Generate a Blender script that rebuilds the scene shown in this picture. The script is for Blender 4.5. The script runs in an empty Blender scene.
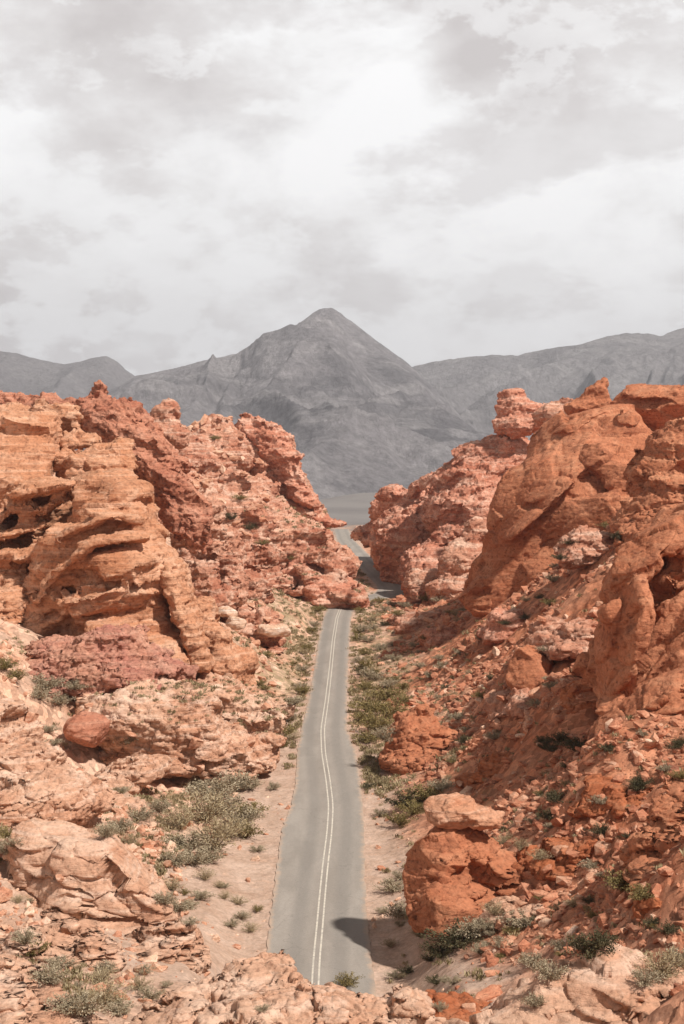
import bpy, math, random
import numpy as np
from mathutils import Vector
random.seed(7); RNG = np.random.default_rng(7)
sc = bpy.context.scene
# ------------------------------------------------------------------ camera, sky, sun, exposure
H, F, YH, CX = 35.0, 1422.0, 440.0, 342.0          # eye height, focal length (px), horizon row, centre column
cam_d = bpy.data.cameras.new('camera'); cam = bpy.data.objects.new('camera', cam_d)
sc.collection.objects.link(cam); sc.camera = cam
cam.location = (0, 0, H); cam.rotation_euler = (math.radians(90), 0, 0)
cam_d.lens = 50.0; cam_d.sensor_width = 36.0; cam_d.shift_y = -(512 - YH) / 1024.0
cam_d.clip_start = 0.5; cam_d.clip_end = 40000
SUN_EL, SUN_AZ = 51.0, 127.0                       # azimuth clockwise from +Y: the sun stands to the right, a little behind the camera
w = bpy.data.worlds.new('World'); sc.world = w; w.use_nodes = True
nt = w.node_tree; N = nt.nodes; L = nt.links
for n in list(N): N.remove(n)
def nd(t, tree=None, **kw):
    n = (tree or nt).nodes.new(t)
    for k, v in kw.items(): setattr(n, k, v)
    return n
sky = nd('ShaderNodeTexSky', sky_type='NISHITA', sun_disc=False)
sky.sun_elevation = math.radians(SUN_EL); sky.sun_rotation = math.radians(SUN_AZ)
def math_n(op, a, b=None, tree=None, clamp=False):
    t = tree or nt; m = t.nodes.new('ShaderNodeMath'); m.operation = op; m.use_clamp = clamp
    for i, v in enumerate((a, b)):
        if v is None: continue
        if isinstance(v, (int, float)): m.inputs[i].default_value = v
        else: t.links.new(v, m.inputs[i])
    return m.outputs[0]
def ramp(fac, stops, tree=None, interp='LINEAR'):
    t = tree or nt; r = t.nodes.new('ShaderNodeValToRGB'); r.color_ramp.interpolation = interp
    e = r.color_ramp.elements
    while len(e) < len(stops): e.new(0.5)
    for el, (p, c) in zip(e, stops):
        el.position = p
        el.color = (c, c, c, 1) if isinstance(c, (int, float)) else (*c, 1)
    t.links.new(fac, r.inputs[0]); return r.outputs[0]
def mixc(fac, a, b, tree=None, mode='MIX'):
    t = tree or nt; m = t.nodes.new('ShaderNodeMix'); m.data_type = 'RGBA'; m.blend_type = mode
    for s, v in ((m.inputs[0], fac), (m.inputs[6], a), (m.inputs[7], b)):
        if isinstance(v, (int, float)): s.default_value = v
        elif isinstance(v, tuple): s.default_value = (*v, 1)
        else: t.links.new(v, s)
    return m.outputs[2]
tc = nd('ShaderNodeTexCoord')
sep = nd('ShaderNodeSeparateXYZ'); L.new(tc.outputs['Generated'], sep.inputs[0])
def skynoise(scale, detail, rough, dist, loc, rot=(0, 0, 0), stretch=(1, 1, 1.9)):
    mp = nd('ShaderNodeMapping'); mp.inputs['Location'].default_value = loc
    mp.inputs['Rotation'].default_value = rot; mp.inputs['Scale'].default_value = stretch
    L.new(tc.outputs['Generated'], mp.inputs[0])
    n = nd('ShaderNodeTexNoise'); n.inputs['Scale'].default_value = scale; n.inputs['Detail'].default_value = detail
    n.inputs['Roughness'].default_value = rough; n.inputs['Distortion'].default_value = dist
    L.new(mp.outputs[0], n.inputs['Vector']); return n.outputs[0]
big = skynoise(4.6, 2, 0.5, 0.2, (3.1, 7.4, 0.3), (0, .5, 0), (1, 1, 1.7))
med = skynoise(9.0, 9, 0.60, 0.1, (1.7, 2.2, 1.3), (0, .35, 0), (1, 1, 1.7))
puff = skynoise(17, 10, 0.62, 0.0, (4.7, .2, 2.3), (0, 0, 0), (1, 1, 1.7))
s = math_n('ADD', math_n('MULTIPLY', big, 0.58), math_n('MULTIPLY', med, 0.42))
cloud = ramp(s, [(0.39, (6.3, 5.95, 5.9)), (0.47, (7.8, 7.55, 7.5)), (0.53, (9.4, 9.35, 9.35)), (0.58, (10.5, 10.5, 10.55))])
edge = ramp(math_n('ADD', math_n('MULTIPLY', med, 0.45), math_n('MULTIPLY', puff, 0.55)), [(0.50, 0.0), (0.535, 1.0)])
cloud = mixc(math_n('MULTIPLY', edge, 0.42), cloud, (10.3, 10.35, 10.4))
shade = ramp(skynoise(7.5, 8, 0.58, 0.1, (9.1, 4.4, .3), (0, .4, 0), (1, 1, 2.0)), [(0.52, 0.0), (0.60, 0.5)])
cloud = mixc(shade, cloud, (6.6, 6.25, 6.2))
cov = ramp(med, [(0.30, 0.97), (0.36, 1.0)])
low = math_n('MULTIPLY', ramp(sep.outputs[2], [(0.06, 1.0), (0.15, 0.0)]), ramp(puff, [(0.46, 0.15), (0.53, 0.85)]))
cloud = mixc(low, cloud, (10.3, 10.35, 10.4))
over = ramp(sep.outputs[2], [(0.29, 1.0), (0.50, 0.24)])       # unseen sky above the frame, dimmed to weaken the ambient fill
cloud = mixc(1.0, cloud, over, None, 'MULTIPLY')
skyc = mixc(cov, sky.outputs[0], cloud)
bg = nd('ShaderNodeBackground'); bg.inputs[1].default_value = 0.10
L.new(skyc, bg.inputs[0])
wo = nd('ShaderNodeOutputWorld'); L.new(bg.outputs[0], wo.inputs[0])
sl = bpy.data.lights.new('sun', 'SUN'); sl.energy = 5.0; sl.angle = math.radians(2.5); sl.color = (1.0, 0.94, 0.86)
so = bpy.data.objects.new('sun', sl); sc.collection.objects.link(so)
az, el = math.radians(SUN_AZ), math.radians(SUN_EL)
sdir = Vector((math.sin(az) * math.cos(el), math.cos(az) * math.cos(el), math.sin(el)))
so.rotation_euler = sdir.to_track_quat('Z', 'Y').to_euler()
sc.view_settings.view_transform = 'Standard'; sc.view_settings.look = 'None'
sc.view_settings.exposure = 0.1; sc.view_settings.gamma = 1
sc.cycles.max_bounces = 5; sc.cycles.diffuse_bounces = 3; sc.cycles.volume_bounces = 0
sc.cycles.use_denoising = True

# ------------------------------------------------------------------ numeric noise
TB = RNG.random((64, 64, 64)).astype(np.float32)
TV = RNG.random((64, 64, 64, 3)).astype(np.float32)
def vnoise(p):
    p = np.asarray(p, np.float32); i = np.floor(p).astype(np.int32); f = p - i
    f = f * f * f * (f * (f * 6 - 15) + 10); i0 = i & 63; i1 = (i + 1) & 63
    x0, y0, z0 = i0.T; x1, y1, z1 = i1.T; fx, fy, fz = f.T
    a = TB[x0, y0, z0] * (1 - fx) + TB[x1, y0, z0] * fx; b = TB[x0, y1, z0] * (1 - fx) + TB[x1, y1, z0] * fx
    c = TB[x0, y0, z1] * (1 - fx) + TB[x1, y0, z1] * fx; d = TB[x0, y1, z1] * (1 - fx) + TB[x1, y1, z1] * fx
    return ((a * (1 - fy) + b * fy) * (1 - fz) + (c * (1 - fy) + d * fy) * fz) * 2 - 1
def fbm(p, o=4, g=0.5):
    p = np.asarray(p, np.float32); r = 0; a = 1.0
    for k in range(o): r = r + a * vnoise(p * (2.03 ** k) + 17.3 * k); a *= g
    return r
def worley(p, jit=0.9):
    """distance to nearest and second nearest cell point, the offset from the nearest and three random values of its cell"""
    p = np.asarray(p, np.float32); i = np.floor(p).astype(np.int32); n = len(p)
    f1 = np.full(n, 9, np.float32); f2 = np.full(n, 9, np.float32)
    off = np.zeros((n, 3), np.float32); rnd = np.zeros((n, 3), np.float32)
    for a in (-1, 0, 1):
        for b in (-1, 0, 1):
            for c in (-1, 0, 1):
                j = i + np.array([a, b, c], np.int32); m = j & 63
                pt = j + 0.5 + (TV[m[:, 0], m[:, 1], m[:, 2]] - 0.5) * jit
                v = p - pt; d = np.sqrt((v * v).sum(1))
                k = d < f1
                f2 = np.where(k, f1, np.minimum(f2, d)); f1 = np.where(k, d, f1)
                off[k] = v[k]; m2 = (m + 31) & 63
                rnd[k] = TV[m2[k, 0], m2[k, 1], m2[k, 2]]
    return f1, f2, off, rnd
def worley_id(p, jit=0.95):
    p = np.asarray(p, np.float32); i = np.floor(p).astype(np.int32); n = len(p)
    f1 = np.full(n, 9, np.float32); f2 = np.full(n, 9, np.float32); cid = np.zeros(n, np.int64); rnd = np.zeros((n, 3), np.float32)
    for a in (-1, 0, 1):
        for b in (-1, 0, 1):
            for c in (-1, 0, 1):
                j = i + np.array([a, b, c], np.int32); m = j & 63
                v = p - (j + 0.5 + (TV[m[:, 0], m[:, 1], m[:, 2]] - 0.5) * jit); d = np.sqrt((v * v).sum(1))
                k = d < f1; f2 = np.where(k, f1, np.minimum(f2, d)); f1 = np.where(k, d, f1)
                jj = j[k].astype(np.int64); cid[k] = (jj[:, 0] + 4096) * 67108864 + (jj[:, 1] + 4096) * 8192 + jj[:, 2] + 4096
                m2 = (m[k] + 31) & 63; rnd[k] = TV[m2[:, 0], m2[:, 1], m2[:, 2]]
    return f1, f2, cid, rnd
def chisel(v, f, q, size, kf, amp, crack, jit=.35, cw=.05):
    """joint blocks: every cell of the rock gets one flat broken face, stepped against its neighbours, with a crack between"""
    n = vnormals(v, f); f1, f2, cid, rnd = worley_id(q)
    _, inv = np.unique(cid, return_inverse=True); m = inv.max() + 1; cnt = np.bincount(inv, minlength=m)[:, None]
    C = np.stack([np.bincount(inv, v[:, k], m) for k in range(3)], 1) / cnt
    Nn = np.stack([np.bincount(inv, n[:, k], m) for k in range(3)], 1) / cnt
    R_ = np.stack([np.bincount(inv, rnd[:, k], m) for k in range(3)], 1) / cnt
    mag = np.linalg.norm(Nn, axis=1, keepdims=True); conf = sstep(.35, .75, mag)
    Nn = Nn / (mag + 1e-6) + (R_ - .5) * 2 * jit; Nn /= np.linalg.norm(Nn, axis=1, keepdims=True)
    h = ((v - C[inv]) * Nn[inv]).sum(1); mv = np.clip(-kf * h, -.32 * size, .32 * size) + amp * (R_[inv, 0] - .5) * 2
    e = np.exp(-(f2 - f1) / cw)
    v = v + Nn[inv] * (mv * conf[inv, 0])[:, None] - n * (crack * e)[:, None]
    return v.astype(np.float32)
def sstep(a, b, x):
    t = np.clip((x - a) / (b - a), 0, 1); return t * t * (3 - 2 * t)

# ------------------------------------------------------------------ mesh helpers
def mesh_from(name, v, f, smooth=True):
    """v (n,3); f (m,k) with k = 3 or 4"""
    v = np.asarray(v, np.float32); f = np.asarray(f, np.int32)
    me = bpy.data.meshes.new(name); k = f.shape[1]
    me.vertices.add(len(v)); me.vertices.foreach_set('co', v.ravel())
    me.loops.add(f.size); me.loops.foreach_set('vertex_index', f.ravel())
    me.polygons.add(len(f)); me.polygons.foreach_set('loop_start', np.arange(0, f.size, k, dtype=np.int32))
    me.update(calc_edges=True); me.validate()
    me.polygons.foreach_set('use_smooth', np.full(len(me.polygons), smooth)); me.update()
    return me
def link(name, me, mat=None, parent=None, loc=None):
    o = bpy.data.objects.new(name, me); sc.collection.objects.link(o)
    if mat: me.materials.append(mat)
    if parent: o.parent = parent
    if loc is not None: o.location = loc
    return o
def tag(o, label=None, cat=None, group=None, kind=None):
    for k, v in (('label', label), ('category', cat), ('group', group), ('kind', kind)):
        if v: o[k] = v
    return o
def vnormals(v, f):
    if f.shape[1] == 4: n = np.cross(v[f[:, 2]] - v[f[:, 0]], v[f[:, 3]] - v[f[:, 1]])
    else: n = np.cross(v[f[:, 1]] - v[f[:, 0]], v[f[:, 2]] - v[f[:, 0]])
    out = np.zeros((len(v), 3))
    for c in range(3):
        for k in range(f.shape[1]): out[:, c] += np.bincount(f[:, k], n[:, c], len(v))
    return (out / (np.linalg.norm(out, axis=1, keepdims=True) + 1e-9)).astype(np.float32)
def ico(sub):
    import bmesh
    bm = bmesh.new(); bmesh.ops.create_icosphere(bm, subdivisions=sub, radius=1)
    v = np.array([q.co[:] for q in bm.verts], np.float32); f = np.array([[q.index for q in p.verts] for p in bm.faces], np.int32)
    bm.free(); return v, f
ICO = {k: ico(k) for k in (1, 2, 3, 4)}
def W(px, py, d): return np.array([(px - CX) / F * d, d, H - (py - YH) / F * d])

# ------------------------------------------------------------------ materials
def new_mat(name):
    m = bpy.data.materials.new(name); m.use_nodes = True; t = m.node_tree
    b = t.nodes['Principled BSDF']; b.inputs['Roughness'].default_value = 0.92
    b.inputs['Specular IOR Level'].default_value = 0.15
    return m, t, b
def tnoise(t, vec, scale, detail=4, rough=0.55, dist=0.0):
    n = t.nodes.new('ShaderNodeTexNoise'); n.inputs['Scale'].default_value = scale; n.inputs['Detail'].default_value = detail
    n.inputs['Roughness'].default_value = rough; n.inputs['Distortion'].default_value = dist
    t.links.new(vec, n.inputs['Vector']); return n.outputs[0]
def mapping(t, vec, scale=(1, 1, 1), rot=(0, 0, 0), loc=(0, 0, 0)):
    m = t.nodes.new('ShaderNodeMapping'); m.inputs['Scale'].default_value = scale
    m.inputs['Rotation'].default_value = rot; m.inputs['Location'].default_value = loc
    t.links.new(vec, m.inputs[0]); return m.outputs[0]
def bump(t, b, height, strength, dist, prev=None):
    n = t.nodes.new('ShaderNodeBump'); n.inputs['Strength'].default_value = strength; n.inputs['Distance'].default_value = dist
    t.links.new(height, n.inputs['Height'])
    if prev is not None: t.links.new(prev, n.inputs['Normal'])
    t.links.new(n.outputs[0], b.inputs['Normal']); return n.outputs[0]
def rock_mat(name, base, alt, pale, dark, dip=(0.1, 0.15), s=1.0, palemix=0.55, darkmix=0.5, bed=2.2, bumpk=1.0):
    """bedded sandstone: two body colours in soft patches, pale and dark beds, iron-dark varnish blotches, pits"""
    m, t, b = new_mat(name)
    co = t.nodes.new('ShaderNodeTexCoord').outputs['Object']
    c = mixc(ramp(tnoise(t, co, 0.10 * s, 4, 0.6, 0.6), [(0.40, 0), (0.60, 1)], t), base, alt, t)
    bedv = mapping(t, co, (0.10 * s, 0.10 * s, bed * s), (dip[0], dip[1], 0))
    bn = tnoise(t, bedv, 1.0, 6, 0.62, 0.25)
    c = mixc(math_n('MULTIPLY', ramp(bn, [(0.50, 0), (0.66, 1)], t), palemix, t), c, pale, t)
    c = mixc(math_n('MULTIPLY', ramp(bn, [(0.32, 1), (0.45, 0)], t), darkmix * 0.7, t), c, dark, t)
    bl = tnoise(t, co, 0.33 * s, 7, 0.7, 0.8)
    c = mixc(math_n('MULTIPLY', ramp(bl, [(0.54, 0), (0.68, 1)], t), darkmix, t), c, dark, t)
    bl2 = tnoise(t, mapping(t, co, (1, 1, 1), (0, 0, 0), (31, 7, 3)), 0.27 * s, 8, 0.7, 0.5)
    c = mixc(math_n('MULTIPLY', ramp(bl2, [(0.52, 0), (0.64, 1)], t), palemix, t), c, pale, t)
    pit = tnoise(t, mapping(t, co, (1, 1, 1.5), (0, 0, 0), (3, 17, 9)), 1.5 * s, 5, 0.6, 0.3)
    c = mixc(math_n('MULTIPLY', ramp(pit, [(0.60, 0), (0.66, 1)], t), min(1, darkmix * 1.3), t), c, dark, t)
    fine = tnoise(t, co, 2.7 * s, 6, 0.75)
    c = mixc(1.0, c, ramp(fine, [(0.30, 0.5), (0.47, 1.0), (0.70, 1.25)], t), t, 'MULTIPLY')
    t.links.new(c, b.inputs['Base Color'])
    n1 = bump(t, b, tnoise(t, mapping(t, co, (0.35 * s, 0.35 * s, bed * 1.6 * s), (dip[0], dip[1], 0)), 1.0, 6, 0.65, 0.4), 0.55 * bumpk, 0.45 / s)
    n2 = bump(t, b, tnoise(t, co, 1.6 * s, 8, 0.75, 0.2), 0.6 * bumpk, 0.30 / s, n1)
    return m
M = {}
M['tan'] = rock_mat('tan_sandstone', (0.57, 0.290, 0.172), (0.47, 0.205, 0.108), (0.72, 0.46, 0.32), (0.20, 0.078, 0.042))
M['red'] = rock_mat('dark_red_sandstone', (0.50, 0.220, 0.138), (0.40, 0.150, 0.092), (0.66, 0.38, 0.27), (0.18, 0.066, 0.044), palemix=0.35)
M['farred'] = rock_mat('weathered_red_sandstone', (0.58, 0.265, 0.175), (0.47, 0.180, 0.110), (0.76, 0.50, 0.38), (0.20, 0.080, 0.055), palemix=0.6, bed=1.2)
M['farpink'] = rock_mat('weathered_pink_sandstone', (0.54, 0.270, 0.178), (0.42, 0.165, 0.100), (0.72, 0.50, 0.38), (0.19, 0.080, 0.055), palemix=0.7, bed=1.2)
M['orange'] = rock_mat('orange_sandstone', (0.48, 0.192, 0.102), (0.41, 0.148, 0.074), (0.66, 0.35, 0.21), (0.16, 0.048, 0.027), dip=(0.2, 0.55), palemix=0.30, darkmix=0.6, bed=1.0)
M['pale'] = rock_mat('pale_pink_sandstone', (0.62, 0.380, 0.262), (0.53, 0.275, 0.172), (0.76, 0.56, 0.44), (0.24, 0.105, 0.065), palemix=0.6, darkmix=0.35)
M['cream'] = rock_mat('cream_sandstone', (0.68, 0.47, 0.34), (0.60, 0.34, 0.22), (0.80, 0.68, 0.58), (0.32, 0.16, 0.10), palemix=0.8, darkmix=0.3)
M['rust'] = rock_mat('rust_sandstone', (0.44, 0.150, 0.068), (0.36, 0.105, 0.045), (0.60, 0.32, 0.19), (0.17, 0.055, 0.03), palemix=0.3, darkmix=0.4)
M['cap'] = rock_mat('bleached_cap_sandstone', (0.58, 0.30, 0.185), (0.52, 0.22, 0.12), (0.74, 0.50, 0.37), (0.22, 0.085, 0.05), palemix=0.5)
M['plum'] = rock_mat('plum_tinted_sandstone', (0.50, 0.245, 0.165), (0.42, 0.165, 0.125), (0.68, 0.42, 0.31), (0.19, 0.075, 0.058), palemix=0.4)

# ------------------------------------------------------------------ terrain shape
# road: rows of (image row, left edge, right edge, marking) read off the flat valley floor and turned into metres
ROWS = [(1060, 262, 386, 312), (990, 264, 375, 315), (960, 266, 371.5, 316.5), (930, 268.6, 368, 319.5), (900, 272, 366, 322), (864, 277, 364.5, 325.5), (832, 281, 364, 329.5),
        (806, 291, 363, 331), (780, 296, 360, 328), (753, 297, 356, 323.5), (730, 301, 347, 322.6), (700, 308.5, 347.3, 327), (670, 314, 348, 330.5), (640, 318.5, 349.5, 333.5),
        (618, 323, 351, 337), (605, 329, 356, 342), (601, 334, 366, 350), (597.5, 352, 392, 372), (594, 374, 410, 392), (588, 379, 406, 392.5), (580, 371, 397, 384), (570, 361, 385, 373),
        (560, 352, 374, 363), (550, 345, 364, 354.5), (540, 337, 354, 345.5), (530, 334, 349, 341.5), (524, 333, 347, 340)]
def rowY(y): return H * F / (y - YH)
RY = np.array([rowY(r[0]) for r in ROWS]); RL = np.array([(r[1] - CX) / F * rowY(r[0]) for r in ROWS])
RR = np.array([(r[2] - CX) / F * rowY(r[0]) for r in ROWS]); RM = np.array([(r[3] - CX) / F * rowY(r[0]) for r in ROWS])
def road_edges(y): return np.interp(y, RY, RL), np.interp(y, RY, RR)
G = []                                             # ground control points: image column, row and height above the valley floor
def g(px, py, z): G.append(((px - CX) / F * (H - z) * F / (py - YH), (H - z) * F / (py - YH), z))
for r in ROWS[1:]: 
    g(r[1] - 8 * 100 / rowY(r[0]), r[0], 0); g(r[2] + 8 * 100 / rowY(r[0]), r[0], 0)
for a in [(215,810,.6),(160,800,1.6),(240,860,.2),(20,830,5),(-60,830,9),(0,900,6.5),(190,900,1.2),(100,1000,7),(190,940,3),(0,1020,9.5),(225,965,2.5),(60,940,6),
          (385,990,1.0),(450,950,2.5),(520,960,5.5),(560,900,6.2),(600,850,8.5),(680,960,11),(600,960,8.5),(740,960,14),(500,830,4.6),(440,840,1.6),(400,860,.4),(400,930,.8),
          (600,745,12.5),(684,760,13),(684,722,12.5),(640,738,12),(520,745,7),(450,745,3),(400,745,.5),(684,850,14),(560,800,8),
          (520,640,9.5),(450,640,3.5),(400,640,.5),(580,640,15),(580,580,20),(520,600,13),(470,610,7),(430,608,1.5),(410,601,.3),(560,690,12),(480,690,6),(430,690,2),(400,690,.4),
          (60,760,4.2),(0,760,7.5),(150,760,2),(250,760,.3),(280,700,.3),(120,690,7),(0,690,10.5),(200,690,3.4),(250,690,1.0),(260,640,3),(295,640,.5),(200,620,10),(285,600,5),(318,606,.8),(60,725,6.5)]: g(*a)
G += [(-70,110,16),(-60,160,22),(-62,200,27),(-38,200,15),(-45,260,24),(-30,330,20),(-60,330,32),(-14,330,4),(-120,250,38),(-150,120,34),(-120,60,28),(-90,450,25),(-25,430,8),(-20,520,-1),(-200,400,40),
      (38,240,20),(55,240,30),(40,330,18),(70,330,30),(34,290,10),(24,340,3),(60,110,24),(50,85,20),(65,150,27),(28,118,11),(36,118,12),(30,136,13),(40,105,13),(33,96,12.5),(50,180,30),(110,200,42),(150,100,45),(100,60,30),(60,430,16),(28,430,3),(45,520,3),(200,400,40),
      (0,75,5.5),(-9,72,6.0),(-6,62,7.5),(4,64,7),(12,62,7.5),(20,60,8.5),(-20,60,8.5),(0,50,8.0),(15,48,10),(-18,45,11),(0,35,14.0),(0,22,20),(20,25,20),(-20,25,20),(0,9,29.5),(0,0,33.2),(6,0,33),(-6,0,33),(0,-10,34),(40,0,34),(-40,0,34),(0,-60,38),
      (0,620,-4),(80,640,-5),(-80,640,-5),(0,800,-18),(200,800,-10),(-200,800,-10),(-350,200,50),(350,200,50)]
G = np.array(G, float)
_S = 100.0
def _phi(r2): return 0.5 * r2 * np.log(r2 + 1e-9)
def _solve():
    P = G[:, :2] / _S; n = len(P); r2 = ((P[:, None] - P[None]) ** 2).sum(2)
    A = np.zeros((n + 3, n + 3)); A[:n, :n] = _phi(r2) + np.eye(n) * 2e-4
    A[:n, n] = 1; A[:n, n + 1:] = P; A[n, :n] = 1; A[n + 1:, :n] = P.T
    return np.linalg.solve(A, np.concatenate([G[:, 2], np.zeros(3)])), P
_wt, _P = _solve()
def tps(x, y):
    q = np.stack([x, y], 1) / _S; out = np.zeros(len(q))
    for s0 in range(0, len(q), 40000):
        c = q[s0:s0 + 40000]; r2 = ((c[:, None] - _P[None]) ** 2).sum(2)
        out[s0:s0 + 40000] = _phi(r2) @ _wt[:-3] + _wt[-3] + c @ _wt[-2:]
    return out
def ground_parts(x, y):
    x = np.asarray(x, float); y = np.asarray(y, float)
    xi = np.clip(x, -220, 220); yi = np.clip(y, -60, 760)
    zt = np.clip(tps(xi, yi), -22, 44)
    r = np.hypot(x, y)
    # far plain: falls away behind the gap, then rises in a long fan to the mountains
    p3 = np.stack([x, y, x * 0], 1)
    zf = np.interp(r, [700, 1500, 2300, 3200, 5000, 9000], [-14, -50, -66, -52, 20, 120]) + 9 * fbm(p3 * 0.0018, 3)
    far = sstep(560, 950, y + 0 * x); side = sstep(230, 420, np.abs(x)) * (1 - far)
    z = zt * (1 - far) + zf * far
    z = z * (1 - side) + side * (34 + 10 * fbm(p3 * 0.012, 3)) * (1 - sstep(500, 900, r))
    z = np.where(r > 900, zf * 1.0, z)
    el_, er_ = road_edges(y); din = np.maximum(el_ - x, x - er_)      # metres outside the tarmac
    on = (y > 78) & (y < 600)
    near = np.where(on, 1 - sstep(0.4, 4.5, din), 0)
    rough = np.where(on, sstep(1.0, 14, din), 1) * (1 - sstep(500, 800, r))
    return z, near, rough, din, on
def ground_z(x, y, detail=True):
    z, near, rough, din, on = ground_parts(x, y)
    if detail:
        p = np.stack([x, y, z * 0.6], 1).astype(np.float32)
        z = z + rough * (0.8 * fbm(p * 0.07 + 3.3, 4, .5) + 0.14 * fbm(p * 0.6, 3, .6))
        near_cam = sstep(620, 400, np.hypot(x, y))
        k = (rough * near_cam) > 0.02
        if k.any():
            pk = p[k]; wv = pk + 0.7 * np.stack([vnoise(pk * .5), vnoise(pk * .5 + 9), vnoise(pk * .5 + 19)], 1)
            a = 0
            for sc_, am in ((0.28, 0.75), (0.85, 0.34)):
                f1, f2, off, rnd = worley(wv * sc_ * np.array([1, 1.3, 1.4], np.float32))
                a = a + am * (np.clip((off * (rnd * 2 - 1)).sum(1) * 1.4, -.6, .6) + (rnd[:, 0] - .5) * .9 - .35 * np.exp(-(f2 - f1) / .05))
            z[k] += a * (rough * near_cam)[k] * (0.12 + 0.28 * sstep(-.1, .5, fbm(pk * .045 + 40, 2)))
    zroad = np.where(on, -0.05, 0)
    return z * (1 - near) + (zroad - 0.0) * near
# ------------------------------------------------------------------ ground sheet
def el_mid(y): a, b = road_edges(y); return (a + b) / 2
def build_ground():
    A = np.concatenate([np.linspace(-180, -42, 24)[:-1], np.linspace(-42, -15.5, 60)[:-1], np.linspace(-15.5, 15.5, 520), np.linspace(15.5, 42, 60)[1:], np.linspace(42, 180, 24)[1:-1]])
    R = [0.0]; r = 1.5
    while r < 9000:
        R.append(r)
        r += 1.5 if r < 48 else 0.30 if r < 160 else 0.30 + (r - 160) * .0042 if r < 420 else (r - 420) * .02 + 1.6
    R = np.array(R); a = np.radians(A); na, nr = len(a), len(R)
    X = (np.sin(a)[None] * R[:, None]).ravel(); Y = (np.cos(a)[None] * R[:, None]).ravel()
    Z = ground_z(X, Y)
    i, j = np.meshgrid(np.arange(nr - 1), np.arange(na), indexing='ij'); j2 = (j + 1) % na
    f = np.stack([i * na + j, i * na + j2, (i + 1) * na + j2, (i + 1) * na + j], -1).reshape(-1, 4)
    me = mesh_from('ground', np.stack([X, Y, Z], 1), f)
    z0, near, rough, din, on = ground_parts(X, Y)
    p = np.stack([X, Y, X * 0], 1)
    nn = fbm(p * .09, 4)
    lft = (X < el_mid(Y))
    wdt = np.where(lft, np.interp(Y, [80, 105, 135, 165, 200, 400], [9, 9, 6.5, 4.5, 1.6, 1.2]), np.interp(Y, [80, 110, 140, 165, 200, 400], [7, 4.5, 3.2, 1.8, 1.2, 1.0]))
    shoulder = np.where(on, 1 - sstep(.7, 1.25, (din + 1.6 * nn) / wdt), 0) * (Y < 560)
    gully = sstep(0.1, .5, fbm(p * .04 + 8, 3)) * .8
    left = sstep(10, -8, X + 6 * nn)
    sand = np.clip(shoulder + gully * (.12 + .65 * left) * (Y < 300) * (np.abs(X) < 60), 0, 1)
    right = sstep(4, 16, X + 5 * nn)
    veg = sstep(.0, .5, fbm(p * .05 + 70, 4)) * np.where(on, sstep(.8, 3, din) * (1 - sstep(7, 13, din)), 0)
    plain = sstep(480, 640, Y + 40 * nn) * 1.0
    for nm, arr in (('sand', sand), ('red', right), ('veg', veg), ('plain', plain)):
        at = me.attributes.new(nm, 'FLOAT', 'POINT'); at.data.foreach_set('value', arr.astype(np.float32))
    m, t, b = new_mat('desert_ground')
    def attr(n): q = t.nodes.new('ShaderNodeAttribute'); q.attribute_name = n; return q.outputs['Fac']
    co = t.nodes.new('ShaderNodeTexCoord').outputs['Object']
    vor = t.nodes.new('ShaderNodeTexVoronoi'); vor.inputs['Scale'].default_value = 1.3; t.links.new(co, vor.inputs['Vector'])
    sepc = t.nodes.new('ShaderNodeSeparateColor'); t.links.new(vor.outputs['Color'], sepc.inputs[0])
    pink = mixc(ramp(tnoise(t, co, .16, 6, .65), [(.38, 0), (.6, 1)], t), (0.58, .325, .215), (0.70, .46, .335), t)
    redc = mixc(ramp(tnoise(t, co, .2, 6, .65), [(.38, 0), (.62, 1)], t), (0.42, .150, .075), (0.58, .265, .155), t)
    c = mixc(attr('red'), pink, redc, t)
    c = mixc(1.0, c, ramp(sepc.outputs[0], [(0, .62), (.5, .95), (1, 1.3)], t), t, 'MULTIPLY')
    c = mixc(math_n('MULTIPLY', ramp(tnoise(t, co, .8, 5, .7), [(.55, 0), (.68, 1)], t), .5, t), c, (.20, .085, .05), t)
    c = mixc(math_n('MULTIPLY', attr('veg'), ramp(tnoise(t, co, .55, 6, .7), [(.40, 0), (.58, .8)], t), t), c, (.30, .235, .13), t)
    sandc = mixc(ramp(tnoise(t, co, .35, 7, .7), [(.35, 0), (.65, 1)], t), (.44, .29, .21), (.62, .45, .355), t)
    c = mixc(math_n('MULTIPLY', attr('sand'), ramp(tnoise(t, co, .9, 5, .6), [(.25, .55), (.5, 1)], t), t), c, sandc, t)
    pl = mixc(ramp(tnoise(t, co, .004, 8, .7), [(.4, 0), (.6, 1)], t), (.17, .152, .145), (.235, .212, .20), t)
    c = mixc(attr('plain'), c, pl, t)
    c = mixc(1.0, c, ramp(tnoise(t, co, 3.5, 5, .75), [(.3, .75), (.7, 1.2)], t), t, 'MULTIPLY')
    t.links.new(c, b.inputs['Base Color'])
    n1 = bump(t, b, tnoise(t, co, 1.1, 9, .72), .7, .35)
    bump(t, b, vor.outputs['Distance'], .35, .25, n1)
    tag(link('ground', me, m), kind='structure')
build_ground()

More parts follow.
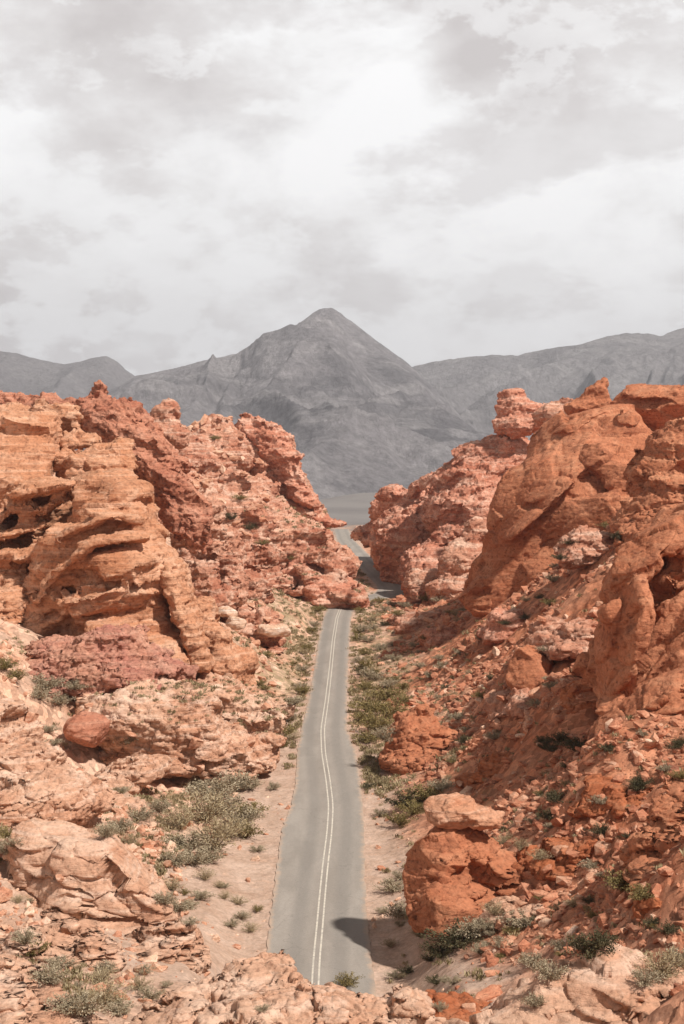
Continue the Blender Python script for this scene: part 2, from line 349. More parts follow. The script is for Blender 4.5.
# ------------------------------------------------------------------ road
def build_road():
    ys = np.concatenate([np.arange(79, 330, .7), np.arange(330, 560, 2.0)])
    l, r = road_edges(ys)
    def smooth(a): 
        k = np.ones(9) / 9; return np.convolve(np.pad(a, 4, 'edge'), k, 'valid')
    l, r = smooth(l), smooth(r); mk = smooth(np.interp(ys, RY, RM))
    q = np.stack([ys * .5, ys * 0, ys * 0], 1); q2 = q * 3.1
    l = l + .09 * fbm(q * 2.2, 4, .7) * (ys < 300); r = r + .07 * fbm(q * 2.2 + 50, 4, .7) * (ys < 300)
    u = np.linspace(0, 1, 9)
    X = l[:, None] + (r - l)[:, None] * u; Y = np.repeat(ys[:, None], 9, 1)
    Z = 0.02 + 0.05 * (1 - (2 * u - 1) ** 2)[None] + 0 * X
    n = len(ys); i, j = np.meshgrid(np.arange(n - 1), np.arange(8), indexing='ij')
    f = np.stack([i * 9 + j, i * 9 + j + 1, (i + 1) * 9 + j + 1, (i + 1) * 9 + j], -1).reshape(-1, 4)
    me = mesh_from('road', np.stack([X, Y, Z], -1).reshape(-1, 3), f)
    at = me.attributes.new('across', 'FLOAT', 'POINT'); at.data.foreach_set('value', (X - mk[:, None]).astype(np.float32).ravel())
    at = me.attributes.new('edge', 'FLOAT', 'POINT'); at.data.foreach_set('value', np.minimum(X - l[:, None], r[:, None] - X).astype(np.float32).ravel())
    m, t, b = new_mat('worn_asphalt'); b.inputs['Roughness'].default_value = .85
    co = t.nodes.new('ShaderNodeTexCoord').outputs['Object']
    c = mixc(ramp(tnoise(t, mapping(t, co, (1, .22, 1)), .35, 6, .6), [(.35, 0), (.65, 1)], t), (.29, .256, .224), (.365, .325, .288), t)
    q = t.nodes.new('ShaderNodeAttribute'); q.attribute_name = 'across'
    tr = ramp(math_n('ABSOLUTE', math_n('SUBTRACT', math_n('ABSOLUTE', q.outputs['Fac'], None, t), 1.55, t), None, t), [(.25, 1), (.8, 0)], t)
    c = mixc(math_n('MULTIPLY', tr, .55, t), c, (.23, .21, .19), t)
    vo = t.nodes.new('ShaderNodeTexVoronoi'); vo.feature = 'DISTANCE_TO_EDGE'; vo.inputs['Scale'].default_value = .16
    dv = t.nodes.new('ShaderNodeTexNoise'); dv.inputs['Scale'].default_value = .35; dv.inputs['Detail'].default_value = 6; t.links.new(co, dv.inputs['Vector'])
    va = t.nodes.new('ShaderNodeVectorMath'); va.operation = 'MULTIPLY_ADD'; t.links.new(dv.outputs['Color'], va.inputs[0]); va.inputs[1].default_value = (5, 5, 0); t.links.new(co, va.inputs[2])
    t.links.new(va.outputs[0], vo.inputs['Vector'])
    c = mixc(math_n('MULTIPLY', ramp(vo.outputs['Distance'], [(0.0, 1), (.006, 0)], t), .35, t), c, (.11, .10, .09), t)
    c = mixc(1.0, c, ramp(tnoise(t, co, 9, 4, .7), [(.3, .88), (.7, 1.1)], t), t, 'MULTIPLY')
    qe = t.nodes.new('ShaderNodeAttribute'); qe.attribute_name = 'edge'
    dst = math_n('SUBTRACT', qe.outputs['Fac'], math_n('MULTIPLY', tnoise(t, co, .9, 7, .7), 1.5, t), t)
    c = mixc(ramp(math_n('ADD', dst, .8, t), [(0.0, .9), (.45, 0)], t), c, (.50, .36, .27), t)
    c = mixc(math_n('MULTIPLY', ramp(tnoise(t, mapping(t, co, (1, .35, 1)), .22, 5, .6), [(.50, 0), (.56, 1)], t), .22, t), c, (.20, .18, .16), t)
    t.links.new(c, b.inputs['Base Color']); bump(t, b, tnoise(t, co, 14, 4, .7), .3, .02)
    tag(link('road', me, m), kind='structure')
    # two worn centre lines
    mm, t, b = new_mat('worn_line_paint')
    co = t.nodes.new('ShaderNodeTexCoord').outputs['Object']
    c = mixc(ramp(tnoise(t, co, 2.2, 6, .75), [(.36, 0), (.56, 1)], t), (.40, .37, .33), (.66, .60, .51), t)
    t.links.new(c, b.inputs['Base Color'])
    V, Fc = [], []
    kk = ys < 312; yy = ys[kk]; mkk = mk[kk]
    for o in (-.21, .21):
        b0 = sum(len(a) for a in V); wdt = .06
        zz = np.full(len(yy), .078)
        V.append(np.stack([mkk + o - wdt, yy, zz], 1)); V.append(np.stack([mkk + o + wdt, yy, zz], 1))
        n = len(yy); i = np.arange(n - 1)
        Fc.append(np.stack([b0 + i, b0 + n + i, b0 + n + i + 1, b0 + i + 1], 1))
    tag(link('road_marking', mesh_from('road_marking', np.concatenate(V), np.concatenate(Fc)), mm), kind='structure')
build_road()

# ------------------------------------------------------------------ mountains
def mountain(name, crest, Yc, depth, base, seed, colours, back=900, nx=360, ny=170, gul=1.0, jag=1.0):
    cx_ = np.array([c[0] for c in crest], float); cy_ = np.array([c[1] for c in crest], float)
    xs = np.linspace((cx_[0] - CX) / F * Yc, (cx_[-1] - CX) / F * Yc, nx)
    cz = np.interp((xs / Yc) * F + CX, cx_, H - (cy_ - YH) / F * Yc)
    v = np.concatenate([np.linspace(-1, 0, ny), np.linspace(0, 1, 40)[1:]])   # -1 foot on this side, 0 crest, 1 foot behind
    Xg = np.repeat(xs[None], len(v), 0); t = np.abs(v)[:, None]
    Yg = np.where(v[:, None] < 0, Yc + v[:, None] * depth, Yc + v[:, None] * back) + 0 * Xg
    Yg = Yg + 180 * fbm(np.stack([Xg.ravel() * .0012 + seed, Xg.ravel() * 0, Xg.ravel() * 0], 1), 3).reshape(Xg.shape) * (1 - t)
    prof = (1 - t) ** 1.2 * .55 + .45 * (1 - t) ** 3.0
    p = np.stack([Xg.ravel(), Yg.ravel() * .55, Xg.ravel() * 0], 1) * .0016 + seed * 3.1
    wx = fbm(p, 3); pw = p + .35 * np.stack([wx, fbm(p + 5, 3), wx * 0], 1)
    rid = 0; a = 1.
    for k in range(6):
        rid = rid + a * (1 - 2 * np.abs(vnoise(pw * (1.9 ** k) * 1.5 + 13.7 * k))); a *= .52
    rid = rid.reshape(Xg.shape)
    hgt = (cz[None] - base)
    z = base + hgt * prof + rid * gul * hgt * (.20 * np.sin(np.pi * np.clip(t, 0, 1) ** .85) * sstep(0, .22, t) + .004 * jag)
    z = z + rid * 16 * sstep(0, .1, t) * (1 - t)
    z = z + .02 * jag * hgt * fbm(np.stack([Xg.ravel(), Yg.ravel(), z.ravel()], 1) * .02, 4, .6).reshape(Xg.shape) * (1 - t)
    n, mcol = len(v), nx
    i, j = np.meshgrid(np.arange(n - 1), np.arange(mcol - 1), indexing='ij')
    f = np.stack([i * mcol + j, i * mcol + j + 1, (i + 1) * mcol + j + 1, (i + 1) * mcol + j], -1).reshape(-1, 4)
    me = mesh_from(name, np.stack([Xg, Yg, z], -1).reshape(-1, 3), f)
    m, tt, b = new_mat(name + '_rock')
    co = tt.nodes.new('ShaderNodeTexCoord').outputs['Object']
    c = mixc(ramp(tnoise(tt, co, .0028, 8, .65, .8), [(.40, 0), (.60, 1)], tt), colours[0], colours[1], tt)
    bn = tnoise(tt, mapping(tt, co, (.0035, .0035, .011), (.25, .75, .3)), 1, 8, .66, 1.2)
    c = mixc(math_n('MULTIPLY', ramp(bn, [(.50, 0), (.60, 1)], tt), .6, tt), c, colours[2], tt)
    c = mixc(1.0, c, ramp(tnoise(tt, co, .05, 6, .75), [(.32, .6), (.68, 1.3)], tt), tt, 'MULTIPLY')
    tt.links.new(c, b.inputs['Base Color'])
    n1 = bump(tt, b, tnoise(tt, mapping(tt, co, (1, 1, .45)), .014, 10, .74), 1.0, 60)
    o = link(name, me, m); tag(o, kind='structure'); return o
GREY = [(.19, .180, .195), (.37, .345, .362), (.52, .49, .50)]  # greys lifted in albedo to carry distance lightness the thin haze lacks
mountain('mountain', [(60, 430), (95, 392), (112, 384), (130, 373), (165, 366), (200, 357), (236, 349), (262, 336), (285, 328), (298, 320), (306, 313), (313, 308), (320, 304.5), (332, 304), (341, 309), (346, 313), (357, 322),
         (372, 334), (392, 348), (405, 357), (418, 368), (436, 386), (460, 410), (490, 440), (520, 462)], 4300, 2100, -130, 4.0, GREY, gul=1.05, jag=.25)
mountain('mountain', [(330, 420), (380, 380), (418, 364), (450, 358.5), (490, 355.5), (515, 357), (545, 350), (575, 347), (600, 339), (622, 334.5), (645, 333.5), (660, 336), (684, 328), (740, 315), (820, 318), (900, 340), (1000, 400)], 5600, 2400, -120, 9.0,
         [(.25, .236, .25), (.37, .35, .362), (.44, .42, .425)], nx=420, jag=.3, gul=.8)
mountain('mountain', [(-420, 400), (-300, 350), (-160, 338), (-60, 343), (0, 352), (22, 355), (45, 361), (70, 366), (86, 364), (100, 360), (112, 358.5), (122, 363), (130, 371), (150, 385), (190, 405), (230, 430)], 6300, 2400, -120, 14.0,
         [(.24, .222, .235), (.30, .28, .292), (.35, .33, .335)], nx=300, jag=.25, gul=.6)

# ------------------------------------------------------------------ rock formations
def lumps_mesh(lumps, sub=3):
    V, Fc, n = [], [], 0
    iv, fi = ICO[sub]
    for lp in lumps:
        px, py, rx, ry, d = lp[:5]; dk = lp[5] if len(lp) > 5 else 1.0; roll = math.radians(lp[6]) if len(lp) > 6 else 0
        e = lp[7] if len(lp) > 7 else 2.6; yaw = math.radians(lp[8]) if len(lp) > 8 else random.uniform(-.3, .3)
        c = W(px, py, d); k = d / F
        u = np.abs(iv) ** e; s_ = u.sum(1) ** (1 / e); q = iv / s_[:, None]
        q = q * np.array([rx * k, dk * (rx + ry) * .5 * k, ry * k])
        x, y = q[:, 0] * math.cos(yaw) - q[:, 1] * math.sin(yaw), q[:, 0] * math.sin(yaw) + q[:, 1] * math.cos(yaw)
        z = q[:, 2]; x, z = x * math.cos(roll) - z * math.sin(roll), x * math.sin(roll) + z * math.cos(roll)
        V.append(np.stack([x, y, z], 1) + c); Fc.append(fi + n); n += len(iv)
    return np.concatenate(V), np.concatenate(Fc)
def remesh(v, f, voxel, smooth):
    me = mesh_from('tmp', v, f); o = bpy.data.objects.new('tmp', me); sc.collection.objects.link(o)
    md = o.modifiers.new('r', 'REMESH'); md.mode = 'VOXEL'; md.voxel_size = voxel
    if smooth: ms = o.modifiers.new('s', 'SMOOTH'); ms.factor = .5; ms.iterations = smooth
    ev = o.evaluated_get(bpy.context.evaluated_depsgraph_get()); em = ev.to_mesh()
    vv = np.empty(len(em.vertices) * 3, np.float32); em.vertices.foreach_get('co', vv); vv = vv.reshape(-1, 3)
    li = np.empty(len(em.loops), np.int32); em.loops.foreach_get('vertex_index', li); ff = li.reshape(-1, 4)
    ev.to_mesh_clear(); bpy.data.objects.remove(o); bpy.data.meshes.remove(me)
    return vv, ff
PXV = 1.25
def largest(v, f):
    lab = np.arange(len(v))
    for _ in range(200):
        m = lab[f].min(1); new = lab.copy()
        for k in range(f.shape[1]): np.minimum.at(new, f[:, k], m)
        for _ in range(4): new = new[new]
        if (new == lab).all(): break
        lab = new
    c = np.bincount(lab, minlength=len(v)); keep = lab == c.argmax()
    f = f[keep[f].all(1)]; used = np.unique(f); rm = np.full(len(v), -1); rm[used] = np.arange(len(used)); return v[used], rm[f]
def rotm(dip):
    a, b = dip; ca, sa, cb, sb = math.cos(a), math.sin(a), math.cos(b), math.sin(b)
    return (np.array([[cb, 0, sb], [0, 1, 0], [-sb, 0, cb]]) @ np.array([[1, 0, 0], [0, ca, -sa], [0, sa, ca]])).astype(np.float32)
LAND = []
def gd(px, py):
    d = np.arange(45, 500, .4); q = W(px, py, 1.0); gz = ground_z(q[0] * d, d, False); z = H - (py - YH) / F * d
    k = np.where(z < gz)[0]; return float(d[k[0]]) if len(k) else 300.0
def at_d(lumps, d, base):
    return [(l[0], l[1], l[2], l[3], d + (l[4] - base)) + tuple(l[5:]) for l in lumps]
def rock(name, label, cat, mat, lumps, dist, dip=(.1, .12), warp=1.0, strata=(1.6, .5), blocks=((.16, 1.0), (.5, .35)), crack=.5, holes=0, hole_r=(.5, 1.3), fine=.12, smooth=3, group=None, voxel=None, trim=True, key=None, seed=None, flat=1.6, flare=1.0, fk=.8):
    """union of lumps -> voxel mesh -> bedding ledges, joint blocks, cracks, hollows and grain"""
    sd = seed if seed is not None else len(LAND) * 11.7 + 1
    k = dist / F; vx = voxel or max(.08, k * PXV)
    v, f = lumps_mesh(lumps); v, f = remesh(v, f, vx, smooth)
    Rm = rotm(dip); n = vnormals(v, f)
    p = v + sd
    lg = np.stack([fbm(p * .11, 3), fbm(p * .11 + 9, 3), fbm(p * .11 + 21, 3)], 1)
    v = v + lg * warp * np.array([.8, .8, .5], np.float32)
    p = (v + sd) @ Rm.T; n = vnormals(v, f)
    d = np.zeros(len(v), np.float32)
    wv = p + .9 * np.stack([vnoise(p * .3), vnoise(p * .3 + 7), vnoise(p * .3 + 13)], 1)
    wv = p + .35 * np.stack([vnoise(p * .3), vnoise(p * .3 + 7), vnoise(p * .3 + 13)], 1)
    s_, am = blocks[0]; v = chisel(v, f, wv * s_ * np.array([.8, .8, flat], np.float32), 1 / s_, fk, am * .55, 1.35 * crack * am, .3, .04)
    p = (v + sd) @ Rm.T; n = vnormals(v, f)
    per, am = strata
    if am:
        st = vnoise(np.stack([p[:, 0] * .07, p[:, 1] * .07, (p[:, 2] + .8 * fbm(p * .06, 2)) / per], 1))
        st2 = vnoise(np.stack([p[:, 0] * .16 + 5, p[:, 1] * .16, (p[:, 2] + .5 * fbm(p * .1, 2)) / (per * .38)], 1))
        msk = .35 + .65 * sstep(-.3, .3, vnoise(p * .08 + 33))
        d += am * (np.tanh(3.2 * st) + .5 * np.tanh(3.0 * st2)) * msk
    if holes:
        cand = np.where((n[:, 1] < .1) & (n[:, 2] < .75) & (n[:, 2] > -.4))[0]
        if len(cand):
            for h in RNG.choice(cand, holes):
                r = RNG.uniform(*hole_r); q = (v - v[h]) @ Rm.T / np.array([r * RNG.uniform(1, 2.2), r * 1.2, r * RNG.uniform(.45, .8)])
                rr = (q * q).sum(1); kk = rr < 4
                d[kk] -= r * 1.15 * np.exp(-rr[kk] ** 1.6)
    v = v + n * d[:, None]
    v, f = remesh(v, f, vx, 0)                     # even out the stretched faces before the finer joints
    if trim:
        gz = ground_z(v[:, 0], v[:, 1], False); keepv = v[:, 2] > gz - 2.0
        kf = keepv[f].any(1); f = f[kf]; used = np.unique(f); rm = np.full(len(v), -1); rm[used] = np.arange(len(used)); v = v[used]; f = rm[f]
    v, f = largest(v, f)
    for s_, am in blocks[1:]:
        p = (v + sd) @ Rm.T; wv = p + .15 * np.stack([vnoise(p * .9), vnoise(p * .9 + 7), vnoise(p * .9 + 13)], 1)
        v = chisel(v, f, wv * s_ * np.array([.75, .75, flat], np.float32), 1 / s_, fk, am * .6, 1.3 * crack * am, .3, .06)
    if trim:                                       # the foot spreads into the ground instead of curling under
        gz = ground_z(v[:, 0], v[:, 1], False); n = vnormals(v, f); hh = v[:, 2] - gz
        fl = flare * np.exp(-np.clip(hh, 0, None) / (flare * 1.6 + .01)) * sstep(.9, .2, n[:, 2])
        nh = n[:, :2] / (np.linalg.norm(n[:, :2], axis=1, keepdims=True) + 1e-3); v[:, :2] += nh * fl[:, None]
    n = vnormals(v, f); p = v + sd
    fine = fine * (1.35 if mat in ('farred', 'farpink', 'red', 'plum') else .85)
    dd = .55 * fine * fbm(p * .9, 4, .62)
    f1, f2, off, rnd = worley((p @ Rm.T) * np.array([1.3, 1.3, 2.0], np.float32) + .3 * fbm(p * 1.1, 2)[:, None])
    dd += fine * 1.6 * ((rnd[:, 1] - .5) + (off * (rnd * 2 - 1)).sum(1)) - fine * .9 * np.exp(-(f2 - f1) / .06)
    v = v + n * dd[:, None]
    c = np.array([(v[:, 0].min() + v[:, 0].max()) / 2, (v[:, 1].min() + v[:, 1].max()) / 2, v[:, 2].min()])
    me = mesh_from(name, v - c, f); o = link(name, me, M[mat] if isinstance(mat, str) else mat, loc=c)
    tag(o, label, cat, group)
    ip = [(lp[0], lp[1]) for lp in lumps]; LAND.append((key or label, ip)); return o
def rand_lumps(n, poly, d0, d1, r, boxy=(2.6, 5), dk=1.0, rolls=(-30, 30), asp=(.5, .95)):
    """n lumps inside an image-plane polygon whose depth runs from d0 at the bottom row to d1 at the top"""
    P = np.array(poly, float); out = []; y0, y1 = P[:, 1].min(), P[:, 1].max()
    while len(out) < n:
        x, y = random.uniform(P[:, 0].min(), P[:, 0].max()), random.uniform(y0, y1); ins = False; j = len(P) - 1
        for i in range(len(P)):
            if (P[i, 1] > y) != (P[j, 1] > y) and x < (P[j, 0] - P[i, 0]) * (y - P[i, 1]) / (P[j, 1] - P[i, 1]) + P[i, 0]: ins = not ins
            j = i
        if not ins: continue
        d = d1 + (d0 - d1) * (y - y0) / (y1 - y0); rr = random.uniform(*r) * (1.0 if random.random() > .2 else 1.6)
        out.append((x, y, rr, rr * random.uniform(*asp), d + random.uniform(-.01, .01) * d, dk, random.uniform(*rolls), random.uniform(*boxy), random.uniform(-60, 60)))
    return out
def push(ll): return [(l[0], l[1], l[2], l[3], l[4] + max(0, 450 - l[0]) * 1.3, l[5] + max(0, 450 - l[0]) * .03) + tuple(l[6:]) for l in ll]
# ---- left side, near to far
rock('rock_dome', 'tall tan layered sandstone dome full of dark hollows on the left', 'rock formation', 'tan',
     [(108,530,44,50,172,1.1,-4),(88,580,52,62,168,1.1,10),(122,610,52,75,166,1,-12),(152,650,34,46,163,1,-20),(55,615,42,42,167,1,25),(30,640,44,34,166,1,20),(128,520,26,34,174,1,-10),(140,560,22,50,170,1,-8),
      (100,492,28,16,174,1,0),(60,530,50,46,184,1.1,0),(108,500,32,4,163,1.0,4,4.5),(112,515,34,4,161.5,.9,-3,4.5),(80,528,36,4.5,160.5,.8,24,4.5),(112,541,36,5,159.5,.8,6,4.5),(70,560,40,5,158.5,.7,34,4.5),(128,575,28,4.5,158,.8,-8,4.5),(100,592,40,5,157,.7,14,4.5),(75,540,46,14,165,.9,38,3),(60,575,48,12,163,.9,42,3),(110,560,44,9,160,.9,8,3.5),(110,600,42,14,159,.8,6),(120,650,40,34,158,1),(165,665,26,24,158,1),(168,622,14,44,176,1,10)],
     163, dip=(.05, .14), strata=(2.3, .75), blocks=((.09, .7), (.4, .12)), crack=.25, holes=34, hole_r=(.45, 1.7), fine=.07, fk=.6, flat=2.6, key='the tan layered dome')
rock('rock_fin', 'slim upright tan rock fin with pitted edge leaning on the layered dome', 'rock fin', 'tan',
     [(178,590,10,34,163,1.4,13,3),(187,615,10,36,162,1.3,15,3),(197,645,10,28,160,1.3,15,3),(205,660,9,12,159,1.2,10)], 162, holes=8, hole_r=(.25, .5), strata=(.9, .16), blocks=((.4, .18),), warp=.3, crack=.2, key='the slim leaning fin')
rock('rock_fin', 'broad notched tan rock fin right of the slim leaning one', 'rock fin', 'tan',
     [(210,628,10,28,168,1.4,14,3),(222,650,12,26,166,1.4,14,3),(228,672,15,18,164,1.2,10,3),(242,668,12,22,168,1.3,12,3)], 166, strata=(1.2, .3), blocks=((.35, .3),), warp=.4, crack=.4, key='the broad notched fin')
rock('rock_outcrop', 'rounded tan rock head with fine level banding at the left photo edge', 'rock formation', 'tan',
     [(22,455,34,42,180,1.1,0,3),(40,440,22,24,182,1,0),(-20,470,50,60,182,1,0),(10,490,44,26,176,1.1,0,3)], 178, strata=(.9, .22), blocks=((.12, .4), (.5, .06)), crack=.2, holes=7, hole_r=(.3, .7), warp=.6, fine=.06, key='the banded rock head')
rock('rock_outcrop', 'cluster of small tan knobs beneath the brownish red ridge upper left', 'rock formation', 'tan',
     [(58,418,27,15,190,1,0,3),(66,445,9,18,184,1,0),(82,437,15,12,186,1,-10),(63,465,8,20,180,1,0),(75,470,10,14,178,1,0),(5,412,24,9,192,1,0),(45,430,14,12,188),(74,425,10,16,188,1,5)],
     184, strata=(.9, .35), blocks=((.2, .45), (.6, .15)), crack=.35, holes=8, hole_r=(.25, .6), warp=.5, key='the small tan knobs')
rock('rock_outcrop', 'blocky rust faced slab wedged above the tan layered dome', 'rock formation', 'tan',
     [(104,462,23,15,180,1,6,5),(112,474,22,16,179,1,-4,4),(124,455,10,20,181,1,10,3.5)], 180, strata=(.7, .3), blocks=((.3, .3),), holes=6, hole_r=(.25, .5), warp=.3, key='the rust faced slab')
rock('rock_outcrop', 'low dark overhung ledges under the banded rock head at left edge', 'rock formation', 'tan',
     [(36,492,36,8,170,1.3,4,3.5),(14,510,30,8,172,1.2,0,3),(40,512,32,7,171,1,20,3),(14,532,40,9,172,1.2,8,3),(20,552,36,8,170,1,10,3),(4,580,34,22,172,1,0,3),(-30,560,44,60,176,1),(14,545,36,36,180,1),(6,615,30,28,166,1),(-20,640,40,40,164,1)],
     170, strata=(1.1, .8), blocks=((.2, .5), (.5, .2)), holes=12, hole_r=(.5, 1.2), key='the dark overhung ledges')
rock('rock_outcrop', 'plum tinted broken rock mound at the foot of the layered dome', 'rock formation', 'plum',
     [(110,650,34,26,152,1,10),(80,665,30,20,150,1,15),(140,668,34,22,152,1,-10),(60,655,34,16,154,1),(110,680,44,16,149,1),(170,678,24,16,154,1),(30,672,34,14,150,1)] + rand_lumps(26, [(20,660),(70,635),(150,630),(190,680),(150,700),(40,690)], 146, 156, (6, 12)),
     150, strata=(1.0, .3), blocks=((.3, .55), (.8, .22)), crack=.5, warp=.5, key='the plum tinted mound')
rock('rock_ridge', 'brownish red jagged ridge rising behind the tan dome on the left skyline', 'rock ridge', 'red',
     [(84,404,26,10,214,1,12,3),(99,394,9,9,213,1,20,3),(112,425,30,26,208,1,-10,4),(75,415,22,14,212,1),(140,440,24,22,208,1,-40,4),(155,465,32,26,206,1,-50,3.5),(178,495,22,34,204,1,20,3),(196,525,20,26,202,1,20,3),(150,480,34,40,210,1),(60,425,50,22,216),(30,410,50,9,222),(0,410,50,12,222)],
     208, dip=(.1, -.5), strata=(1.8, .5), blocks=((.16, 1.1), (.5, .35)), crack=.4, key='the brownish red ridge')
rock('rock_spire', 'pink pointed rock horn standing left of the far left hill', 'rock spire', 'farpink',
     [(166,420,16,14,232,1,10,3),(172,412,9,13,232,1,12,2.6),(160,432,18,12,231),(178,438,12,12,230)], 232, strata=(1.4, .3), blocks=((.3, .4),), warp=.4, key='the pink horn')
rock('rock_hill', 'high rubbly pink hill with a steep red cliff left of the gap', 'rock hill', 'farpink',
     [(215,475,50,52,330,1.4),(255,470,36,46,332,1.4,-10),(190,480,40,46,320,1.3),(240,540,60,52,312,1.3,-15),(290,550,44,34,312,1.2,-25),(300,520,28,24,322,1.2,-40),(170,520,50,50,300,1.2),(285,500,24,50,330,1.2,20),(330,560,32,18,316,1.2,-22)]
     + rand_lumps(150, [(178,428),(200,418),(240,422),(262,440),(280,510),(330,540),(366,586),(352,600),(300,595),(240,590),(200,560),(180,480)], 296, 324, (4, 9)),
     315, strata=(2.0, .45), blocks=((.17, 1.0), (.5, .45)), crack=.7, warp=1.2, key='the rubbly pink hill')
rock('rock_cliff', 'steep red fractured cliff crowning the rubbly hill left of the gap', 'cliff', 'farred',
     [(262,440,20,16,326,1,-20,4),(275,452,16,28,324,1,14,4),(290,470,13,32,322,1,16,4),(300,495,12,24,320,1,20,3.5),(250,428,16,9,328,1,0,4),(284,440,9,12,325,1,10,4),(308,508,12,12,319,1,-20),(322,518,16,6,318,1,-18),(338,522,10,4,318,1,-8)],
     322, dip=(.1, -.3), strata=(2.0, .5), blocks=((.2, 1.0), (.55, .4)), crack=.9, warp=.8, key='the red cliff crown')
rock('rock_outcrop', 'brown blocky knoll at the low tip of the left hill above the road bend', 'rock formation', 'farred',
     [(310,562,16,10,306,1,0,3.5),(322,556,8,7,305,1,0,4),(330,568,14,10,304,1,-15,3.5),(345,584,18,10,302,1,-20),(300,575,20,12,302),(325,590,26,10,298),(352,592,14,8,303,1,-15),(336,600,34,9,299,1,-3),(340,562,10,6,308,1,-20)] + rand_lumps(30, [(290,560),(330,555),(368,588),(360,600),(300,598)], 296, 306, (3, 6)),
     304, blocks=((.3, .6), (.8, .25)), warp=.5, strata=(1, .3), key='the brown knoll by the bend')
rock('rock_outcrop', 'stack of grey pink rounded blocks behind the rock fins', 'rock formation', 'farpink',
     [(200,510,26,14,232,1,-10,3),(186,545,14,22,222,1,0,3),(212,545,18,20,226,1,0,3.5),(228,570,14,20,222,1,8,3.5),(206,580,16,22,216,1,0,3.5),(236,592,12,16,220,1,10,3.5),(255,556,24,14,240,1,-5,3),(275,575,24,16,250,1,-20,3),(222,600,18,14,214),(188,585,20,24,218,1),(250,590,24,18,236,1,-15),(210,555,34,30,236)],
     226, blocks=((.24, .7), (.7, .25)), crack=.8, strata=(1.3, .35), warp=.5, key='the grey pink block stack')
rock('rock_slope', 'tilted pink bedrock slope falling to the left road verge', 'rock slope', 'farpink',
     [(250,625,34,20,226,1.3,-20),(240,660,30,26,196,1.2,-15),(275,610,26,14,256,1.2,-28),(262,650,22,18,212,1.2,-28)] + rand_lumps(90, [(215,600),(255,590),(300,606),(306,622),(285,665),(262,700),(232,690),(222,640)], 184, 262, (4, 9), asp=(.4, .8)),
     215, blocks=((.22, .7), (.65, .3)), crack=.5, strata=(1.1, .35), warp=.7, key='the tilted pink slope')
rock('rock_ledge', 'cream white ledge of bleached rock near the left verge by the crest', 'rock ledge', 'cream',
     [(274,619,14,6,226,1,-18,3.5),(262,612,10,5,230,1,-10,4),(284,630,8,5,221,1,-25,3),(270,630,10,5,220,1,-10,4)], 226, blocks=((.5, .3),), strata=(.7, .2), warp=.3, fine=.08, key='the cream white ledge')
rock('rock_ledge', 'small white capped ledge beside the broad notched fin', 'rock ledge', 'cream',
     [(228,612,11,5,200,1,-25,4),(236,622,9,5,198,1,-25,4),(220,604,8,4,203,1,-15,4)], 200, blocks=((.5, .25),), strata=(.7, .2), warp=.3, fine=.08, key='the white capped ledge')
rock('rock_slope', 'broad pale pink slab field below the plum tinted mound', 'rock slope', 'pale',
     [(150,712,70,26,146,1.2,0,3),(205,705,50,28,160,1.2,-8,3),(240,722,40,22,158,1.2,-12,3),(180,740,70,20,147,1.2,-4,3),(130,700,50,20,150,1.1,8,3),(255,700,22,14,178,1,-15),(205,756,74,15,149,1.2,-2),(130,752,50,18,146,1.2,3)] + rand_lumps(70, [(90,700),(180,680),(250,690),(284,705),(270,750),(200,762),(110,750)], 144, 168, (5, 13), asp=(.3, .6), rolls=(-25, 5)),
     154, blocks=((.28, .6), (.8, .22)), crack=.5, strata=(.8, .35), warp=.6, dip=(.25, -.2), key='the pale slab field')
rock('boulder', 'smooth reddish brown oval boulder alone on pale sand at left', 'boulder', 'red',
     [(88,727,22,15,139,1,-4,2.6),(80,730,14,12,138,1,0)], 139, blocks=((.3, .2),), strata=(1, .08), warp=.3, fine=.05, crack=.1, key='the reddish oval boulder')
rock('rock_outcrop', 'pale pink rounded outcrop cut by the left photo edge mid height', 'rock formation', 'pale',
     [(20,775,42,30,118,1.1,5,3),(-20,750,50,60,122,1,0),(70,795,34,24,116,1,-10,3),(45,800,40,24,113,1,0,3),(10,812,30,18,110),(95,800,16,16,117,1,-20,3),(10,735,30,18,124,1,10)],
     116, blocks=((.22, .6), (.7, .22)), crack=.6, holes=5, hole_r=(.3, .8), strata=(.8, .28), warp=.6, key='the rounded edge outcrop')
rock('rock_slab', 'tilted rust slab lying behind the rounded pale edge outcrop', 'rock slab', 'pale',
     [(130,772,30,14,134,1,18,4),(150,764,18,11,136,1,10,4),(112,784,16,12,132,1,0,3)], 134, blocks=((.3, .35), (.9, .12)), strata=(.7, .15), warp=.4, key='the tilted rust slab')
rock('rock_outcrop', 'big pale pink wedge of cross bedded rock in the lower left foreground', 'rock formation', 'pale',
     [(60,858,46,30,94,1.1,-14,5),(100,880,50,34,91.5,1.1,-26,5),(134,908,36,28,89.5,1,-36,5),(34,864,20,34,94,1,0,5.5),(60,895,36,34,92.5,1,-10,5),(98,924,46,28,89.5,1,-16,4.5),(126,946,44,22,87.5,1,-14,4.5)],
     94, dip=(.2, -.25), strata=(.8, .16), blocks=((.11, .6), (.34, .22)), crack=.5, holes=6, hole_r=(.2, .5), warp=.3, fine=.04, flat=2.4, fk=.7, key='the pale wedge')
rock('rock_outcrop', 'squared fractured pink block below the wedge in the lower left', 'rock formation', 'pale',
     [(166,944,26,22,85.5,1.1,5,5),(150,965,34,20,84,1.1,0,5),(182,935,12,12,87,1,20,4),(110,968,34,14,84,1,-8,4.5)], 86, blocks=((.3, .5), (.9, .16)), crack=.8, strata=(.8, .15), warp=.4, fine=.07, key='the squared pink block')
